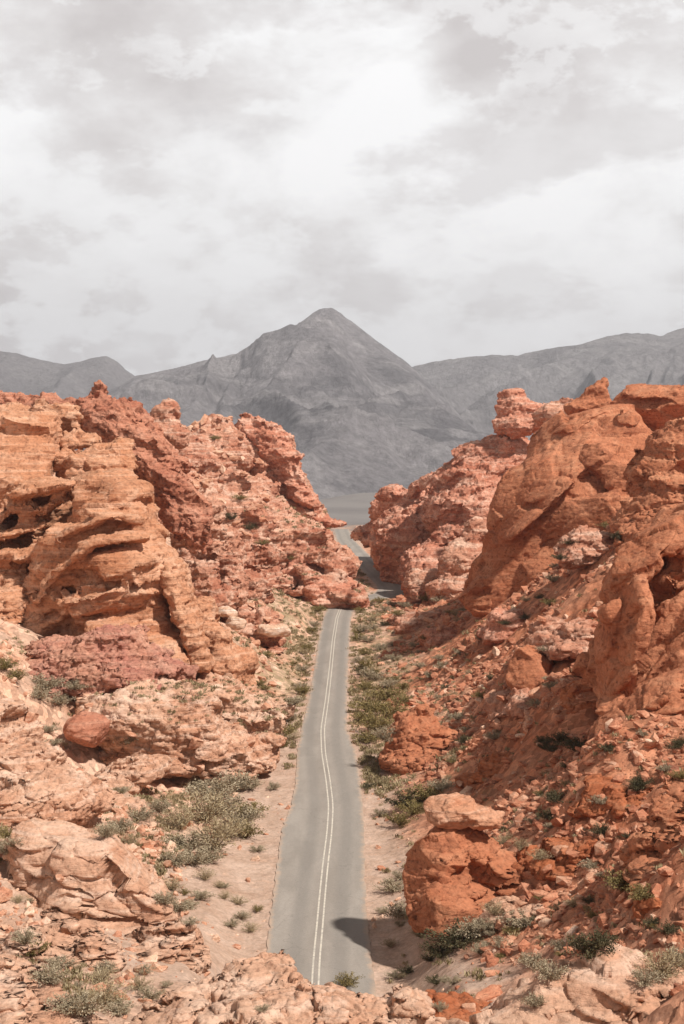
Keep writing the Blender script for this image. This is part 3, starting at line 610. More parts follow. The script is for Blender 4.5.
rock('rock_outcrop', 'broken rusty ledge under the wedge at lower left edge', 'rock formation', 'pale',
     [(x, y, a, b, gd(x, y + b * .5), 1, -10, 4) for x, y, a, b in ((20,905,30,15),(44,922,30,15),(-10,900,30,20),(70,945,34,14),(10,930,26,15),(90,962,26,12),(30,950,30,12))], 89, blocks=((.4, .45), (1, .15)), crack=.8, strata=(.7, .2), warp=.4, fine=.07, key='the rusty ledge')
rock('rock_outcrop', 'low pale rocks filling the bottom left corner', 'rock formation', 'pale',
     [(0,985,44,26,68,1,-10,3.5),(20,1020,50,30,64,1,-5,3.5),(-20,1000,50,40,66),(50,1040,50,26,62,1,-5,3.5)], 66, voxel=.075, blocks=((.4, .4), (1.1, .14)), crack=.8, strata=(.6, .18), warp=.4, fine=.06, key='the bottom left corner rocks')
# ---- foreground
rock('rock_outcrop', 'crumbly pink orange outcrop hiding the near end of the road', 'rock formation', 'pale',
     [(250,996,50,40,66,1,6,3),(205,1010,44,32,65,1,24,3),(300,1018,54,36,65,1,-20,3),(345,1036,56,40,64,1,-8,3),(260,1060,130,60,62,1,0,3),(238,972,26,20,67,1,12,3.5),(395,1042,50,44,63,1,0,3)]
     + rand_lumps(40, [(180,990),(235,955),(270,965),(330,995),(400,1005),(400,1024),(180,1024)], 63, 67, (6, 14)),
     64, voxel=.07, blocks=((.35, .5), (.95, .22)), crack=.9, strata=(.6, .16), holes=12, hole_r=(.2, .5), warp=.5, fine=.08, key='the crumbly foreground outcrop')
rock('rock_ledge', 'smooth pale pink ledge across the bottom right corner', 'rock ledge', 'pale',
     [(590,1012,66,42,61,1.1,4,3),(530,1024,60,38,62,1.1,14,3),(650,1030,80,44,60,1.1,-8,3),(480,1050,60,44,62,1,0,3),(600,1070,150,50,59,1,0,3)],
     60, voxel=.07, dip=(.3, -.3), blocks=((.16, .3), (.7, .08)), crack=.35, strata=(.6, .10), warp=.4, fine=.04, key='the smooth corner ledge')
rock('rock_outcrop', 'small rusty broken rocks between outcrop and ledge at bottom centre', 'rock formation', 'rust',
     rand_lumps(26, [(390,1008),(430,1000),(480,998),(500,1010),(480,1024),(400,1024)], 62, 68, (7, 13)) + [(440,1030,56,26,64,1,0,3)], 64, voxel=.07, blocks=((.5, .35), (1.2, .12)), crack=.7, strata=(.6, .1), warp=.3, fine=.07, key='the rusty bottom rocks')
# ---- right side
rock('rock_pedestal', 'orange capped pedestal rock with pale flat top right of the road', 'rock formation', 'orange',
     [(452,842,28,22,98,1,0,3.4),(442,868,32,28,97,1,-6,3.4),(430,893,34,28,96,1,0,3),(415,905,18,18,96,1,6,3),(476,866,24,20,98,1,-24,3),(498,874,38,20,97,1,-28,3),(526,890,28,13,96.5,1,-24,3),(434,836,9,12,98,1,0),(460,905,54,20,95)],
     97, strata=(.8, .16), blocks=((.2, .45), (.7, .10)), crack=.3, holes=8, hole_r=(.25, .6), warp=.35, fine=.05, key='the capped pedestal rock')
rock('cap_rock', 'pale pink flat cap slab balanced on the orange pedestal rock', 'rock slab', 'cap',
     [(452,812,25,12,97.5,1.2,-4,4.5),(480,817,23,9,97.5,1.2,-10,4.5),(438,810,13,13,97.5,1.1,10,4.5),(458,802,18,6,98,1.2,-4,4)], 97, trim=False, strata=(.5, .14), blocks=((.5, .25),), warp=.25, fine=.06, key='the pale cap slab')
rock('rock_outcrop', 'low deep orange rock hump beside olive brush right of the road', 'rock formation', 'orange',
     [(412,738,22,24,152,1,15,3.4),(426,722,12,18,153,1,10,3.4),(402,752,18,16,150,1,10),(435,745,20,18,151,1,-20,3),(424,762,34,12,148)], 150, strata=(1, .2), blocks=((.3, .5), (.9, .18)), warp=.4, key='the deep orange hump')
rock('boulder', 'rounded upright rust boulder standing on the right talus slope', 'boulder', 'orange',
     at_d([(530,668,15,22,166,1,6,2.6),(527,675,15,16,165,1,0,2.8)], gd(530,688)+.5, 165), gd(530,688), blocks=((.3, .2),), strata=(1, .08), crack=.1, warp=.3, fine=.07, key='the upright rust boulder')
rock('rock_dome', 'huge smooth orange sandstone dome with hollowed brow on the right', 'rock formation', 'orange',
     [(600,490,70,66,234,1.2,8,3),(520,535,92,26,220,1.1,64,3.6),(545,520,96,32,222,1.1,56,3.4),(572,505,100,36,224,1.1,48,3.4),(592,424,46,15,224,1.1,6,3.4),(562,440,34,26,226,1.1,40,3),(486,592,30,22,214,1,40,3),(620,500,60,50,222,1.2,0),(600,520,60,40,216,1.1,20,3),(560,478,44,4,212,1.2,34,4),(540,505,50,4,210,1.2,40,4),(585,470,30,3.5,213,1.2,25,4),(560,560,60,22,215,1.1,30,3.2),(588,445,48,18,226,1.1,22,3.2),(628,414,12,10,218,1.1,0,3),(645,455,50,50,240,1.1,0)],
     224, dip=(.2, .5), strata=(3.4, .18), fk=.6, blocks=((.07, 1.0), (.2, .25)), crack=.6, holes=30, hole_r=(.35, 1.1), warp=1.0, fine=.05, key='the smooth orange dome')
rock('rock_outcrop', 'bulging orange shoulder rock halfway down the big dome at right', 'rock formation', 'orange',
     [(606,462,30,17,213,1,-8,3),(625,478,24,17,211,1,-10,3),(598,452,20,10,215,1,5,3)], 206, strata=(1.6, .12), fine=.06, blocks=((.12, .4), (.3, .08)), crack=.3, holes=4, hole_r=(.3, .6), warp=.5, key='the bulging shoulder rock')
rock('rock_outcrop', 'rounded orange crown rock with thin pale cap at the right skyline', 'rock formation', 'orange',
     [(664,418,34,26,232,1,4,3),(690,410,40,30,234,1),(650,396,26,7,228,1,-6,3.5),(628,425,22,26,234,1,0,3),(640,410,28,12,230,1,0,3),(676,398,20,8,229,1,-4,3),(625,400,14,7,230,1,0,3)], 230, strata=(2, .16), fine=.06, blocks=((.12, .5), (.3, .1)), crack=.3, holes=6, hole_r=(.3, .8), warp=.5, key='the capped crown rock')
rock('rock_outcrop', 'jumbled orange rocks between the dome and right photo edge', 'rock formation', 'orange',
     [(668,480,26,30,190,1,20,3),(650,500,20,34,192,1,20,3),(690,460,34,40,192,1,20,3),(676,500,30,30,184,1,0,3),(640,520,30,14,186,1,8,3),(662,530,40,20,180,1,12),(640,475,14,28,196,1,15,3)], 188, strata=(1.2, .3), blocks=((.2, .8), (.5, .3)), crack=.6, holes=10, hole_r=(.3, .8), key='the jumbled orange rocks')
rock('rock_outcrop', 'bleached pale tan boulder hump at the foot of the big dome', 'rock formation', 'farpink',
     [(586,536,16,13,188,1,-20,4),(600,546,18,12,187,1,-24,4),(570,548,14,12,187,1,30,4),(578,556,22,9,186,1,10,4),(612,552,14,8,186,1,-10,4)], 187, blocks=((.25, .7), (.8, .25)), strata=(.8, .2), warp=.4, key='the bleached hump')
rock('rock_slab', 'sharp dark orange triangular slab jutting on the right skyline', 'rock slab', 'orange',
     [(591,396,15,7,236,.6,38,5),(598,393,9,10,236,.6,38,5),(604,387,4,10,236,.6,0,4),(584,406,20,6,236,1,10,4),(600,408,12,10,236,1,0,4)], 236, strata=(1, .08), blocks=((.5, .15),), warp=.15, smooth=0, key='the triangular slab')
rock('rock_ridge', 'high broken pink red hill right of the gap below the twin knob', 'rock hill', 'farred',
     push([(425,545,52,44,332,1.3,20),(475,510,50,50,336,1.3,30),(407,538,26,26,326,1.2,38),(450,575,50,26,318,1.2,-10),(505,490,40,56,338,1.2),(415,505,24,16,332,1.2,40),(455,480,30,18,336,1.2,22),(490,455,28,14,338,1.2,10,3.5),(386,532,18,18,324,1.1,38),(396,518,20,22,326,1.1,38),(368,538,13,9,322,1.1,25),(355,543,9,5,322,1.1,10),(520,540,40,60,330,1.2)]
     + rand_lumps(120, [(358,541),(374,515),(412,478),(450,458),(500,444),(520,470),(500,560),(470,604),(430,596),(412,578),(388,552)], 308, 332, (4, 11), asp=(.35, .8), rolls=(0, 40))),
     328, dip=(.1, .4), strata=(2.0, .6), blocks=((.15, 1.2), (.42, .5)), crack=.7, warp=1.2, key='the broken pink red hill')
rock('rock_spire', 'twin headed pink rock knob on the skyline left of the orange dome', 'rock spire', 'farred',
     [(510,412,11,17,330,1,14,3),(520,396,8,7,330,1,0,3),(528,412,16,10,329,1,-14,3),(516,425,22,12,328,1),(540,408,10,6,330,1,-10,3),(534,424,22,10,328),(506,400,7,9,330,1,20,3)], 329, strata=(1.4, .5), blocks=((.25, .8), (.7, .3)), crack=.7, warp=.5, key='the twin headed knob')
rock('rock_outcrop', 'short row of pink rocks between the twin knob and triangular slab', 'rock formation', 'farpink',
     [(552,410,12,7,300,1,0,3),(566,404,12,6,300,1,10,3),(560,416,22,9,298),(545,418,12,8,300)], 300, strata=(1, .3), blocks=((.4, .4),), warp=.3, key='the short pink rock row')
rock('rock_outcrop', 'reddish rock toe where the right hill meets the valley floor', 'rock formation', 'farpink',
     [(470,570,24,30,296,1,30,3),(458,590,26,16,290,1,15,3),(430,585,30,14,300,1,10,3),(485,545,18,26,300,1,35,3)] + rand_lumps(24, [(430,575),(470,550),(480,590),(440,602)], 286, 300, (4, 8)), 294, strata=(1.4, .4), blocks=((.25, .8), (.7, .3)), crack=.6, key='the reddish toe')
rock('rock_cliff', 'massive rust orange buttress with deep flutes filling the right edge', 'cliff', 'orange',
     [(700,650,96,92,124,1.0,-20,3),(640,690,50,60,120,1.0,0,3),(625,640,36,60,122,1,0,3),(650,655,92,26,119,1.1,62,3.4),(622,650,74,15,116,1.1,78,3.4),(604,640,44,12,117,1,84,3.2),(684,640,104,28,118,1.1,56,3.4),(640,562,58,17,119,1,44,3.6),(690,530,40,30,121,1,40,3.4),(690,570,70,56,126,1,20,3),(640,722,60,26,109,1,8,3),(690,700,56,36,107,1,14,3),(602,612,16,12,116,1,30,3),
      (650,700,66,24,113,1,40,3.4),(690,690,80,24,111,1,48,3.4),(614,720,30,16,111,1,50,3),(596,726,14,20,112,1,-12,3),(660,735,60,20,109,1,16,3.2)],
     117, dip=(.2, .7), strata=(3, .15), fk=.7, blocks=((.075, 1.0), (.2, .25)), crack=.7, holes=14, hole_r=(.4, 1.4), warp=1.2, fine=.06, key='the rust orange buttress')
rock('rock_outcrop', 'split orange rocks at the right edge above the corner ledge', 'rock formation', 'orange',
     [(672,812,22,22,80,1,10,4),(655,838,14,18,79,1,-15,4),(690,850,24,34,78,1,0,4),(665,868,24,10,76,1,0,4),(686,790,22,14,82,1,15,3.5),(640,850,14,10,80,1,10,3.5),(680,885,30,10,74,1,0,4)], 78, voxel=.08, strata=(.8, .15), blocks=((.35, .5), (1, .15)), crack=.8, warp=.4, fine=.07, key='the split orange rocks')
rock('rock_slab', 'slanting pinkish ledge on the right talus above the upright boulder', 'rock slab', 'farpink',
     [(x, y, a*1.2, b*1.3, gd(x, y+b*.4), 1.2, r_, 3.5) for x, y, a, b, r_ in ((560,640,20,8,18),(548,630,12,8,20),(572,650,16,6,5),(545,652,14,5,10),(580,632,14,10,20))], 164, strata=(.6, .15), blocks=((.4, .3),), warp=.3, key='the slanting pinkish ledge')

for (cx_, cy_, wx_, hy_, n_, mt, lb, ky) in (
    (540, 858, 46, 14, 16, 'rust', 'broken line of rusty ledges crossing the slope right of the pedestal rock', 'the rusty ledge line'),
    (600, 800, 40, 16, 14, 'rust', 'low rusty ledges half buried in the right scree', 'the half buried ledges'),
    (470, 770, 34, 14, 12, 'rust', 'small rusty ledges above the pedestal rock', 'the small rusty ledges'),
    (490, 705, 40, 14, 14, 'farpink', 'pink broken ledges below the upright rust boulder', 'the pink broken ledges'),
    (455, 650, 36, 12, 14, 'farred', 'pale red ledges low on the right talus', 'the low talus ledges'),
    (425, 625, 26, 8, 10, 'farpink', 'short pink ledges near the foot of the far right hill', 'the short pink ledges'),
    (510, 625, 30, 12, 12, 'farred', 'red ledges under the foot of the smooth orange dome', 'the dome foot ledges'),
    (590, 700, 20, 16, 8, 'rust', 'rusty blocks fallen at the foot of the rust orange buttress', 'the fallen buttress blocks'),
    (630, 905, 44, 16, 12, 'rust', 'rusty ledges low on the right slope above the corner ledge', 'the low right ledges'),
    (510, 915, 30, 8, 14, 'pale', 'pale flat ledges below the pedestal rock', 'the pale flat ledges'),
    (150, 800, 40, 12, 12, 'pale', 'low pale ledges among grey green brush at left', 'the low brush ledges'),
    (60, 815, 30, 10, 8, 'pale', 'thin pale ledges between wedge and rounded edge outcrop', 'the thin pale ledges'),
    (225, 765, 34, 10, 10, 'farpink', 'pink ledges stepping down below the pale slab field', 'the stepping pink ledges')):
    if not n_ or not lb: continue
    ll = []
    for _ in range(n_):
        x = cx_ + random.uniform(-wx_, wx_); y = cy_ + random.uniform(-hy_, hy_); r_ = random.uniform(7, 14)
        ll.append((x, y, r_ * 1.3, r_ * random.uniform(.45, .8), gd(x, y + 3), 1.1, random.uniform(-5, 28) * (1 if x > 342 else -1), 4.5, random.uniform(-40, 40)))
    rock('rock_ledge', lb, 'rock ledge', mt, ll, ll[0][4], blocks=((.45, .45), (1.1, .14)), strata=(.7, .12), warp=.3, fine=.06, crack=.8, smooth=1, flare=.3, key=ky)
# ------------------------------------------------------------------ loose things on the surface
bpy.context.view_layer.update()
dg = bpy.context.evaluated_depsgraph_get()
def drop(x, y):
    h, loc, n, _, ob, _ = sc.ray_cast(dg, Vector((x, y, 120)), Vector((0, 0, -1)))
    return (loc, n, ob) if h else None
def aim(px, py):
    v = Vector(W(px, py, 1.0)) - Vector((0, 0, H)); v.normalize()
    h, loc, n, _, ob, _ = sc.ray_cast(dg, Vector((0, 0, H)), v)
    return (loc, n, ob) if h else None
def to_px(p): return (CX + p[0] / p[1] * F, YH + (H - p[2]) / p[1] * F)
def on_road(x, y, m=.3):
    a, b = road_edges(np.array([y])); return 78 < y < 560 and a[0] - m < x < b[0] + m
def soft(h): return h[2].name.split('.')[0] in ('ground', 'rock_slope', 'rock_hill')
# stones
def stone_shape(sub, seed, boxy=4.0):
    v, f = ICO[sub]; r = np.random.default_rng(seed)
    u = (np.abs(v) ** boxy).sum(1) ** (1 / boxy); v = v / u[:, None] * r.uniform([.8, .6, .4], [1.1, .95, .75])
    for _ in range(9):                             # broken faces: cut by random planes
        n = r.normal(size=3); n /= np.linalg.norm(n); d = r.uniform(.45, .75); s_ = v @ n
        v = v - np.clip(s_ - d, 0, None)[:, None] * n
    if sub > 2:
        nn = vnormals(v, f); f1, f2, off, rnd = worley(v * 2.1 + seed)
        v = v + nn * (.05 * fbm(v * 3 + seed, 4, .6) + .06 * (rnd[:, 0] - .5) - .05 * np.exp(-(f2 - f1) / .05))[:, None]
    return v, f
STM = [M['farpink'], M['rust'], M['pale'], M['farred'], M['cream']]
# smaller-scale rock colours for stones
SM = {k: rock_mat(k + '_stone', *c, s=3.0, bumpk=.6) for k, c in dict(
    pink=((.56, .30, .19), (.46, .20, .12), (.72, .50, .37), (.24, .10, .06)), red=((.48, .205, .12), (.40, .15, .085), (.66, .36, .23), (.19, .07, .04)),
    pale=((.68, .45, .32), (.60, .34, .22), (.80, .62, .50), (.32, .15, .09)), brown=((.32, .14, .085), (.26, .10, .06), (.50, .29, .19), (.13, .06, .04))).items()}
SK = list(SM)
def zone_colour(x, y, r):
    if x > 6: return 'red' if r < .70 else 'pink' if r < .86 else 'brown' if r < .96 else 'pale'
    return 'pink' if r < .58 else 'pale' if r < .93 else 'red' if r < .95 else 'brown'
boulders = []
protos = {}
for k in SK:
    for q in range(3):
        v, f = stone_shape(4, 40 + q * 7 + SK.index(k)); me = mesh_from('boulder', v, f); me.materials.append(SM[k]); protos[k, q] = me
def put_boulder(loc, size, k, n=None, sink=.25):
    o = bpy.data.objects.new('boulder', protos[k, random.randrange(3)]); sc.collection.objects.link(o)
    o.scale = (size * random.uniform(.8, 1.2), size * random.uniform(.7, 1.1), size * random.uniform(.6, 1.0))
    o.rotation_euler = (random.uniform(-.35, .35), random.uniform(-.35, .35), random.uniform(0, 6.28))
    o.location = (loc[0], loc[1], loc[2] + size * (.45 - sink)); boulders.append((o, k, size)); return o
BIG = [(497,654,9,'pale'),(487,668,7,'red'),(508,650,5,'pink'),(455,700,7,'red'),(470,716,6,'pink'),(540,620,6,'red'),(560,612,6,'brown'),(482,690,6,'pale'),(545,690,6,'pink'),(505,700,7,'red'),
       (560,720,7,'red'),(450,672,6,'pink'),(425,650,5,'red'),(440,630,5,'pink'),(470,640,6,'red'),(400,665,4,'pink'),(530,720,6,'pink'),(575,855,8,'red'),(560,852,9,'pink'),(600,800,8,'red'),(548,870,8,'red'),
       (590,880,9,'pink'),(630,905,9,'red'),(520,905,7,'pink'),(500,925,7,'pink'),(545,925,8,'pale'),(470,760,7,'red'),(500,780,7,'red'),(540,775,7,'red'),(575,770,8,'brown'),(620,780,8,'red'),(460,785,6,'pink'),
       (485,1000,14,'red'),(470,1010,9,'pink'),(120,815,8,'pink'),(250,745,9,'pink'),(200,770,8,'pink'),(265,710,8,'pink'),(176,880,9,'pink'),(30,720,9,'pink'),(60,880,6,'pink'),(215,940,6,'pale'),(205,975,7,'pink'),
       (195,745,8,'pink'),(130,735,8,'pink'),(160,790,7,'pale'),(236,500,7,'pale'),(222,470,7,'pale'),(244,475,6,'pink'),(218,455,6,'pale'),(262,520,6,'red'),(205,485,6,'pink'),(420,600,4,'brown'),(404,795,5,'red'),(380,870,5,'red'),(378,848,4,'pink'),(392,905,4,'pink')]
for px, py, r, k in BIG:
    h = aim(px, py)
    if h and not on_road(h[0].x, h[0].y, 1.0): put_boulder(h[0], r * h[0].y / F * 1.05, k)
tries = 0
while len(boulders) < 285 and tries < 9000:        # more loose boulders spread over both slopes
    tries += 1
    y = 62 * math.exp(random.random() * math.log(400 / 62.)); x = random.uniform(-.27, .27) * y
    if on_road(x, y, 1.8): continue
    h = drop(x, y)
    if not h or h[1].z < .45 or not soft(h): continue
    px, py = to_px(h[0])
    if not (-5 < px < 689 and 400 < py < 1020): continue
    h2 = aim(px, py - 2)
    if h2 and (h2[0] - h[0]).length > .05 * y: continue
    a, b = road_edges(np.array([y])); din = max(a[0] - x, x - b[0])
    if din < 5 and random.random() < .8: continue
    put_boulder(h[0], random.uniform(2.6, 6.0) * y / F * 1.0 + .05, zone_colour(x, y, random.random()))
# scree: too many stones to count
def scree(name, n, keys, seed, spread=1.0):
    r = random.Random(seed); shapes = [stone_shape(1, 100 + i) for i in range(10)]; V, Fc, mi = [], [], []; nv = 0; c = 0
    while c < n:
        y = 58 * math.exp(r.random() * math.log(420 / 58.)); x = r.uniform(-.28, .28) * y
        if on_road(x, y, .15): continue
        a, b = road_edges(np.array([y])); din = max(a[0] - x, x - b[0])
        cl = float(vnoise(np.array([[x * .12, y * .12, 4.4]]))[0])
        if (din < 6 and r.random() < .85) or r.random() > .38 + 1.5 * cl + .30 * (x > 5): continue
        h = drop(x, y)
        if not h or h[1].z < .3 or not soft(h): continue
        s_ = (0.08 + .75 * r.random() ** 5) * (.6 + y / 220.) * (1.0 if din > 6 else .5)
        v, f = shapes[r.randrange(10)]; a_ = r.uniform(0, 6.28); ca, sa = math.cos(a_), math.sin(a_); t_ = r.uniform(-.5, .5)
        q = v * s_ * np.array([1, r.uniform(.6, 1), r.uniform(.6, 1.1)]); q = np.stack([q[:, 0] * ca - q[:, 1] * sa, q[:, 0] * sa + q[:, 1] * ca, q[:, 2] + t_ * q[:, 0]], 1)
        V.append(q + np.array(h[0]) + np.array([0, 0, s_ * .08])); Fc.append(f + nv); nv += len(v)
        mi.append(np.full(len(f), SK.index(zone_colour(x, y, r.random())), np.int32)); c += 1
    me = mesh_from(name, np.concatenate(V), np.concatenate(Fc), False)
    for k in SK: me.materials.append(SM[k])
    me.polygons.foreach_set('material_index', np.concatenate(mi)); me.update()
    tag(link(name, me), 'loose broken red and pink stones scattered over both slopes', 'rubble', kind='stuff')
# ------------------------------------------------------------------ shrubs
def leaf_mat(name, a, b_, c_):
    m, t, b = new_mat(name); b.inputs['Roughness'].default_value = .8
    at = t.nodes.new('ShaderNodeAttribute'); at.attribute_name = 'var'
    c = ramp(at.outputs['Fac'], [(0, a), (.55, b_), (1, c_)], t)
    t.links.new(c, b.inputs['Base Color'])
    b.inputs['Subsurface Weight'].default_value = 0
    return m
LM = dict(olive=leaf_mat('olive_leaves', (.12, .095, .035), (.22, .17, .065), (.36, .28, .13)), sage=leaf_mat('sage_leaves', (.24, .195, .125), (.38, .31, .21), (.54, .455, .33)),
          dark=leaf_mat('dark_leaves', (.045, .042, .022), (.085, .075, .038), (.16, .13, .07)), straw=leaf_mat('straw_stems', (.28, .21, .12), (.42, .33, .20), (.58, .48, .32)))
wm, t_, b_ = new_mat('grey_twigs'); b_.inputs['Base Color'].default_value = (.17, .125, .09, 1)
def shrub_mesh(kind, seed):
    """unit shrub (radius 1): sprays of narrow leaves on arching stems, and the stems"""
    r = np.random.default_rng(seed); V, Fc, var = [], [], []; SV, SF = [], []; nv = ns = 0
    nst = 34 if kind != 'straw' else 46
    for s_ in range(nst):
        az_ = r.uniform(0, 2 * np.pi); sp = r.uniform(.08, 1.0) ** .7; hgt = (1.08 - .55 * sp) * r.uniform(.7, 1.12) * (.8 if kind != 'straw' else .95)
        tip = np.array([np.cos(az_) * sp, np.sin(az_) * sp, hgt]); mid = tip * np.array([.45, .45, .62]) + r.normal(0, .04, 3)
        prev = np.zeros(3); pts = []
        for k in range(1, 8):
            u = k / 7; pts.append(2 * u * (1 - u) * mid + u * u * tip)
        pp = [np.zeros(3)] + pts
        for k in range(7):                         # triangular stem segments
            a, b2 = pp[k], pp[k + 1]; wd = .013 * (1 - k / 8)
            sd = np.cross(b2 - a, [0, 0, 1.]); sd /= np.linalg.norm(sd) + 1e-6; up = np.cross(sd, b2 - a); up /= np.linalg.norm(up) + 1e-6
            ring = lambda c, w_: [c + sd * w_, c - sd * w_ * .5 + up * w_ * .87, c - sd * w_ * .5 - up * w_ * .87]
            SV += ring(a, wd) + ring(b2, wd * .85)
            for q in range(3): SF.append([ns + q, ns + (q + 1) % 3, ns + 3 + (q + 1) % 3, ns + 3 + q])
            ns += 6
        shade = r.random()
        nl = 60 if kind != 'straw' else 30
        for _ in range(nl):
            u = r.uniform(.25 if kind != 'straw' else .1, 1.02); c = 2 * u * (1 - u) * mid + u * u * tip + r.normal(0, .055, 3); c[2] = max(c[2], .01)
            d = (tip - mid); d = d / np.linalg.norm(d) + r.normal(0, .55, 3); d /= np.linalg.norm(d)
            ln = r.uniform(.05, .10) * (1.7 if kind == 'straw' else 1.0); wd = ln * (.10 if kind == 'straw' else .30)
            sd = np.cross(d, r.normal(size=3)); sd /= np.linalg.norm(sd) + 1e-6
            V += [c, c + d * ln * .5 + sd * wd, c + d * ln, c + d * ln * .5 - sd * wd]; Fc.append([nv, nv + 1, nv + 2, nv + 3]); nv += 4
            var += [np.clip(.5 * shade + .5 * r.random(), 0, 1)] * 4
    me = mesh_from('foliage', V, Fc, False); at = me.attributes.new('var', 'FLOAT', 'POINT'); at.data.foreach_set('value', np.array(var, np.float32))
    me.materials.append(LM[kind]); ms = mesh_from('stems', SV, SF, False); ms.materials.append(wm); return me, ms
SHM = {k: [shrub_mesh(k, 5 + 10 * i + j) for j in range(3)] for i, k in enumerate(('olive', 'sage', 'dark', 'straw'))}
shrubs = []
def put_shrub(loc, size, kind):
    e = bpy.data.objects.new('shrub', None); sc.collection.objects.link(e); e.empty_display_size = .2
    a, b2 = random.choice(SHM[kind])
    for nm, me in (('foliage', a), ('stems', b2)):
        c = bpy.data.objects.new(nm, me); sc.collection.objects.link(c); c.parent = e
    e.location = (loc[0], loc[1], loc[2] - .04 * size); e.scale = (size * random.uniform(.9, 1.2), size * random.uniform(.85, 1.1), size * random.uniform(.75, 1.0))
    e.rotation_euler = (0, 0, random.uniform(0, 6.28)); shrubs.append((e, kind, size))
# base position in the picture and radius in pixels of the plants that can be told apart
PL = [(348,986,13,'olive'),(405,808,17,'dark'),(425,800,17,'olive'),(440,790,13,'sage'),(400,826,13,'olive'),(412,815,14,'olive'),(392,892,14,'sage'),(399,880,9,'sage'),(400,918,15,'sage'),(413,922,9,'sage'),(383,914,7,'sage'),
      (440,958,18,'dark'),(457,948,20,'dark'),(472,938,14,'sage'),(430,962,8,'dark'),(590,958,18,'dark'),(600,948,12,'dark'),(525,928,13,'sage'),(533,968,12,'sage'),(548,980,13,'sage'),(535,1008,9,'sage'),(500,948,8,'sage'),(512,935,8,'olive'),(460,892,9,'sage'),
      (488,930,9,'sage'),(495,915,8,'straw'),(430,920,7,'straw'),(420,938,8,'sage'),(660,978,20,'straw'),(680,968,16,'sage'),(645,985,12,'sage'),(630,892,16,'olive'),(640,900,12,'olive'),(618,885,9,'sage'),(592,870,8,'sage'),(557,803,11,'dark'),(548,820,9,'dark'),(640,786,9,'dark'),
      (636,792,8,'dark'),(600,835,9,'dark'),(562,745,12,'dark'),(580,752,12,'dark'),(545,744,8,'dark'),(610,752,8,'dark'),(495,740,7,'sage'),(535,708,7,'sage'),(600,805,7,'sage'),(520,850,8,'straw'),(540,860,7,'straw'),(505,845,8,'straw'),(668,935,9,'dark'),(652,925,7,'dark'),
      (590,905,7,'dark'),(560,912,7,'dark'),(640,790,8,'dark'),(680,780,8,'olive'),(675,750,9,'dark'),(684,745,8,'dark'),(458,720,7,'sage'),(470,735,7,'sage'),(545,652,6,'sage'),
      (385,700,15,'olive'),(372,712,16,'olive'),(392,718,15,'olive'),(378,730,16,'olive'),(366,722,13,'olive'),(400,705,12,'olive'),(370,742,14,'olive'),(386,742,14,'sage'),(366,690,9,'olive'),(375,680,9,'sage'),(358,640,7,'olive'),(368,642,8,'sage'),(362,632,7,'sage'),
      (372,630,7,'sage'),(366,668,8,'olive'),(374,675,8,'olive'),(390,688,9,'sage'),(403,690,8,'olive'),(380,650,7,'sage'),(360,612,6,'olive'),(370,606,6,'dark'),(380,603,6,'olive'),(392,606,6,'sage'),(405,608,7,'sage'),(418,604,8,'dark'),(428,601,8,'olive'),(440,602,7,'sage'),
      (385,612,6,'sage'),(398,616,6,'olive'),(364,655,7,'olive'),(300,690,8,'sage'),(294,705,10,'sage'),(288,722,12,'sage'),(284,736,12,'olive'),(280,748,10,'olive'),(302,672,7,'sage'),(308,650,6,'olive'),(312,632,6,'sage'),(318,612,7,'olive'),(322,608,5,'sage'),(292,740,9,'straw'),
      (215,800,22,'sage'),(235,792,20,'sage'),(225,815,22,'sage'),(205,822,24,'straw'),(190,850,22,'sage'),(215,850,24,'straw'),(240,825,18,'sage'),(246,838,14,'olive'),(250,815,13,'olive'),(180,830,18,'straw'),(228,838,20,'straw'),(200,790,14,'sage'),(175,865,14,'sage'),(250,790,12,'sage'),
      (195,865,16,'sage'),(210,862,14,'sage'),(140,820,14,'sage'),(120,830,14,'sage'),(105,838,13,'sage'),(160,812,12,'sage'),(130,845,10,'straw'),(165,905,12,'sage'),(180,912,12,'sage'),(172,890,11,'straw'),(200,900,10,'sage'),(205,880,10,'straw'),(190,925,8,'sage'),
      (125,745,13,'sage'),(130,738,9,'sage'),(45,690,16,'sage'),(60,705,14,'sage'),(40,700,14,'sage'),(15,680,12,'olive'),(5,670,12,'olive'),(75,690,12,'sage'),(48,733,8,'sage'),(55,745,8,'sage'),
      (85,1015,22,'sage'),(105,1005,20,'straw'),(70,1010,18,'sage'),(50,985,18,'sage'),(60,970,14,'sage'),(100,985,14,'straw'),(120,1015,14,'sage'),(105,975,14,'sage'),(25,945,14,'sage'),(35,955,12,'olive'),(5,855,12,'sage'),(15,848,12,'sage'),(8,838,12,'olive'),(140,990,12,'straw'),
      (150,1000,12,'sage'),(262,1012,7,'sage'),(440,1012,8,'sage'),(436,985,9,'dark'),(560,950,8,'sage'),(480,955,8,'sage'),(265,690,6,'olive'),(240,500,6,'olive'),(230,520,7,'dark'),(250,530,7,'dark'),(262,545,6,'olive'),(215,440,5,'olive'),(290,560,5,'olive'),
      (560,560,6,'dark'),(568,545,6,'dark'),(620,540,7,'dark'),(525,620,5,'dark'),(540,600,5,'dark'),(505,625,5,'dark'),(480,640,5,'sage'),(460,655,5,'sage'),(440,660,6,'sage'),(420,668,6,'sage'),(430,678,7,'sage'),(445,690,6,'dark'),(425,640,5,'olive'),(450,615,5,'olive')]
for px, py, r, k in PL:
    h = aim(px, py)
    if h and h[2].name.split('.')[0] not in ('cap_rock', 'rock_pedestal', 'rock_cliff', 'rock_dome') and (not on_road(h[0].x, h[0].y, .2) or py > 980): put_shrub(h[0] + Vector((0, 0, .06)), max(.25, r * h[0].y / F) * (1.4 if px < 450 else 1.75), k)
tries = 0
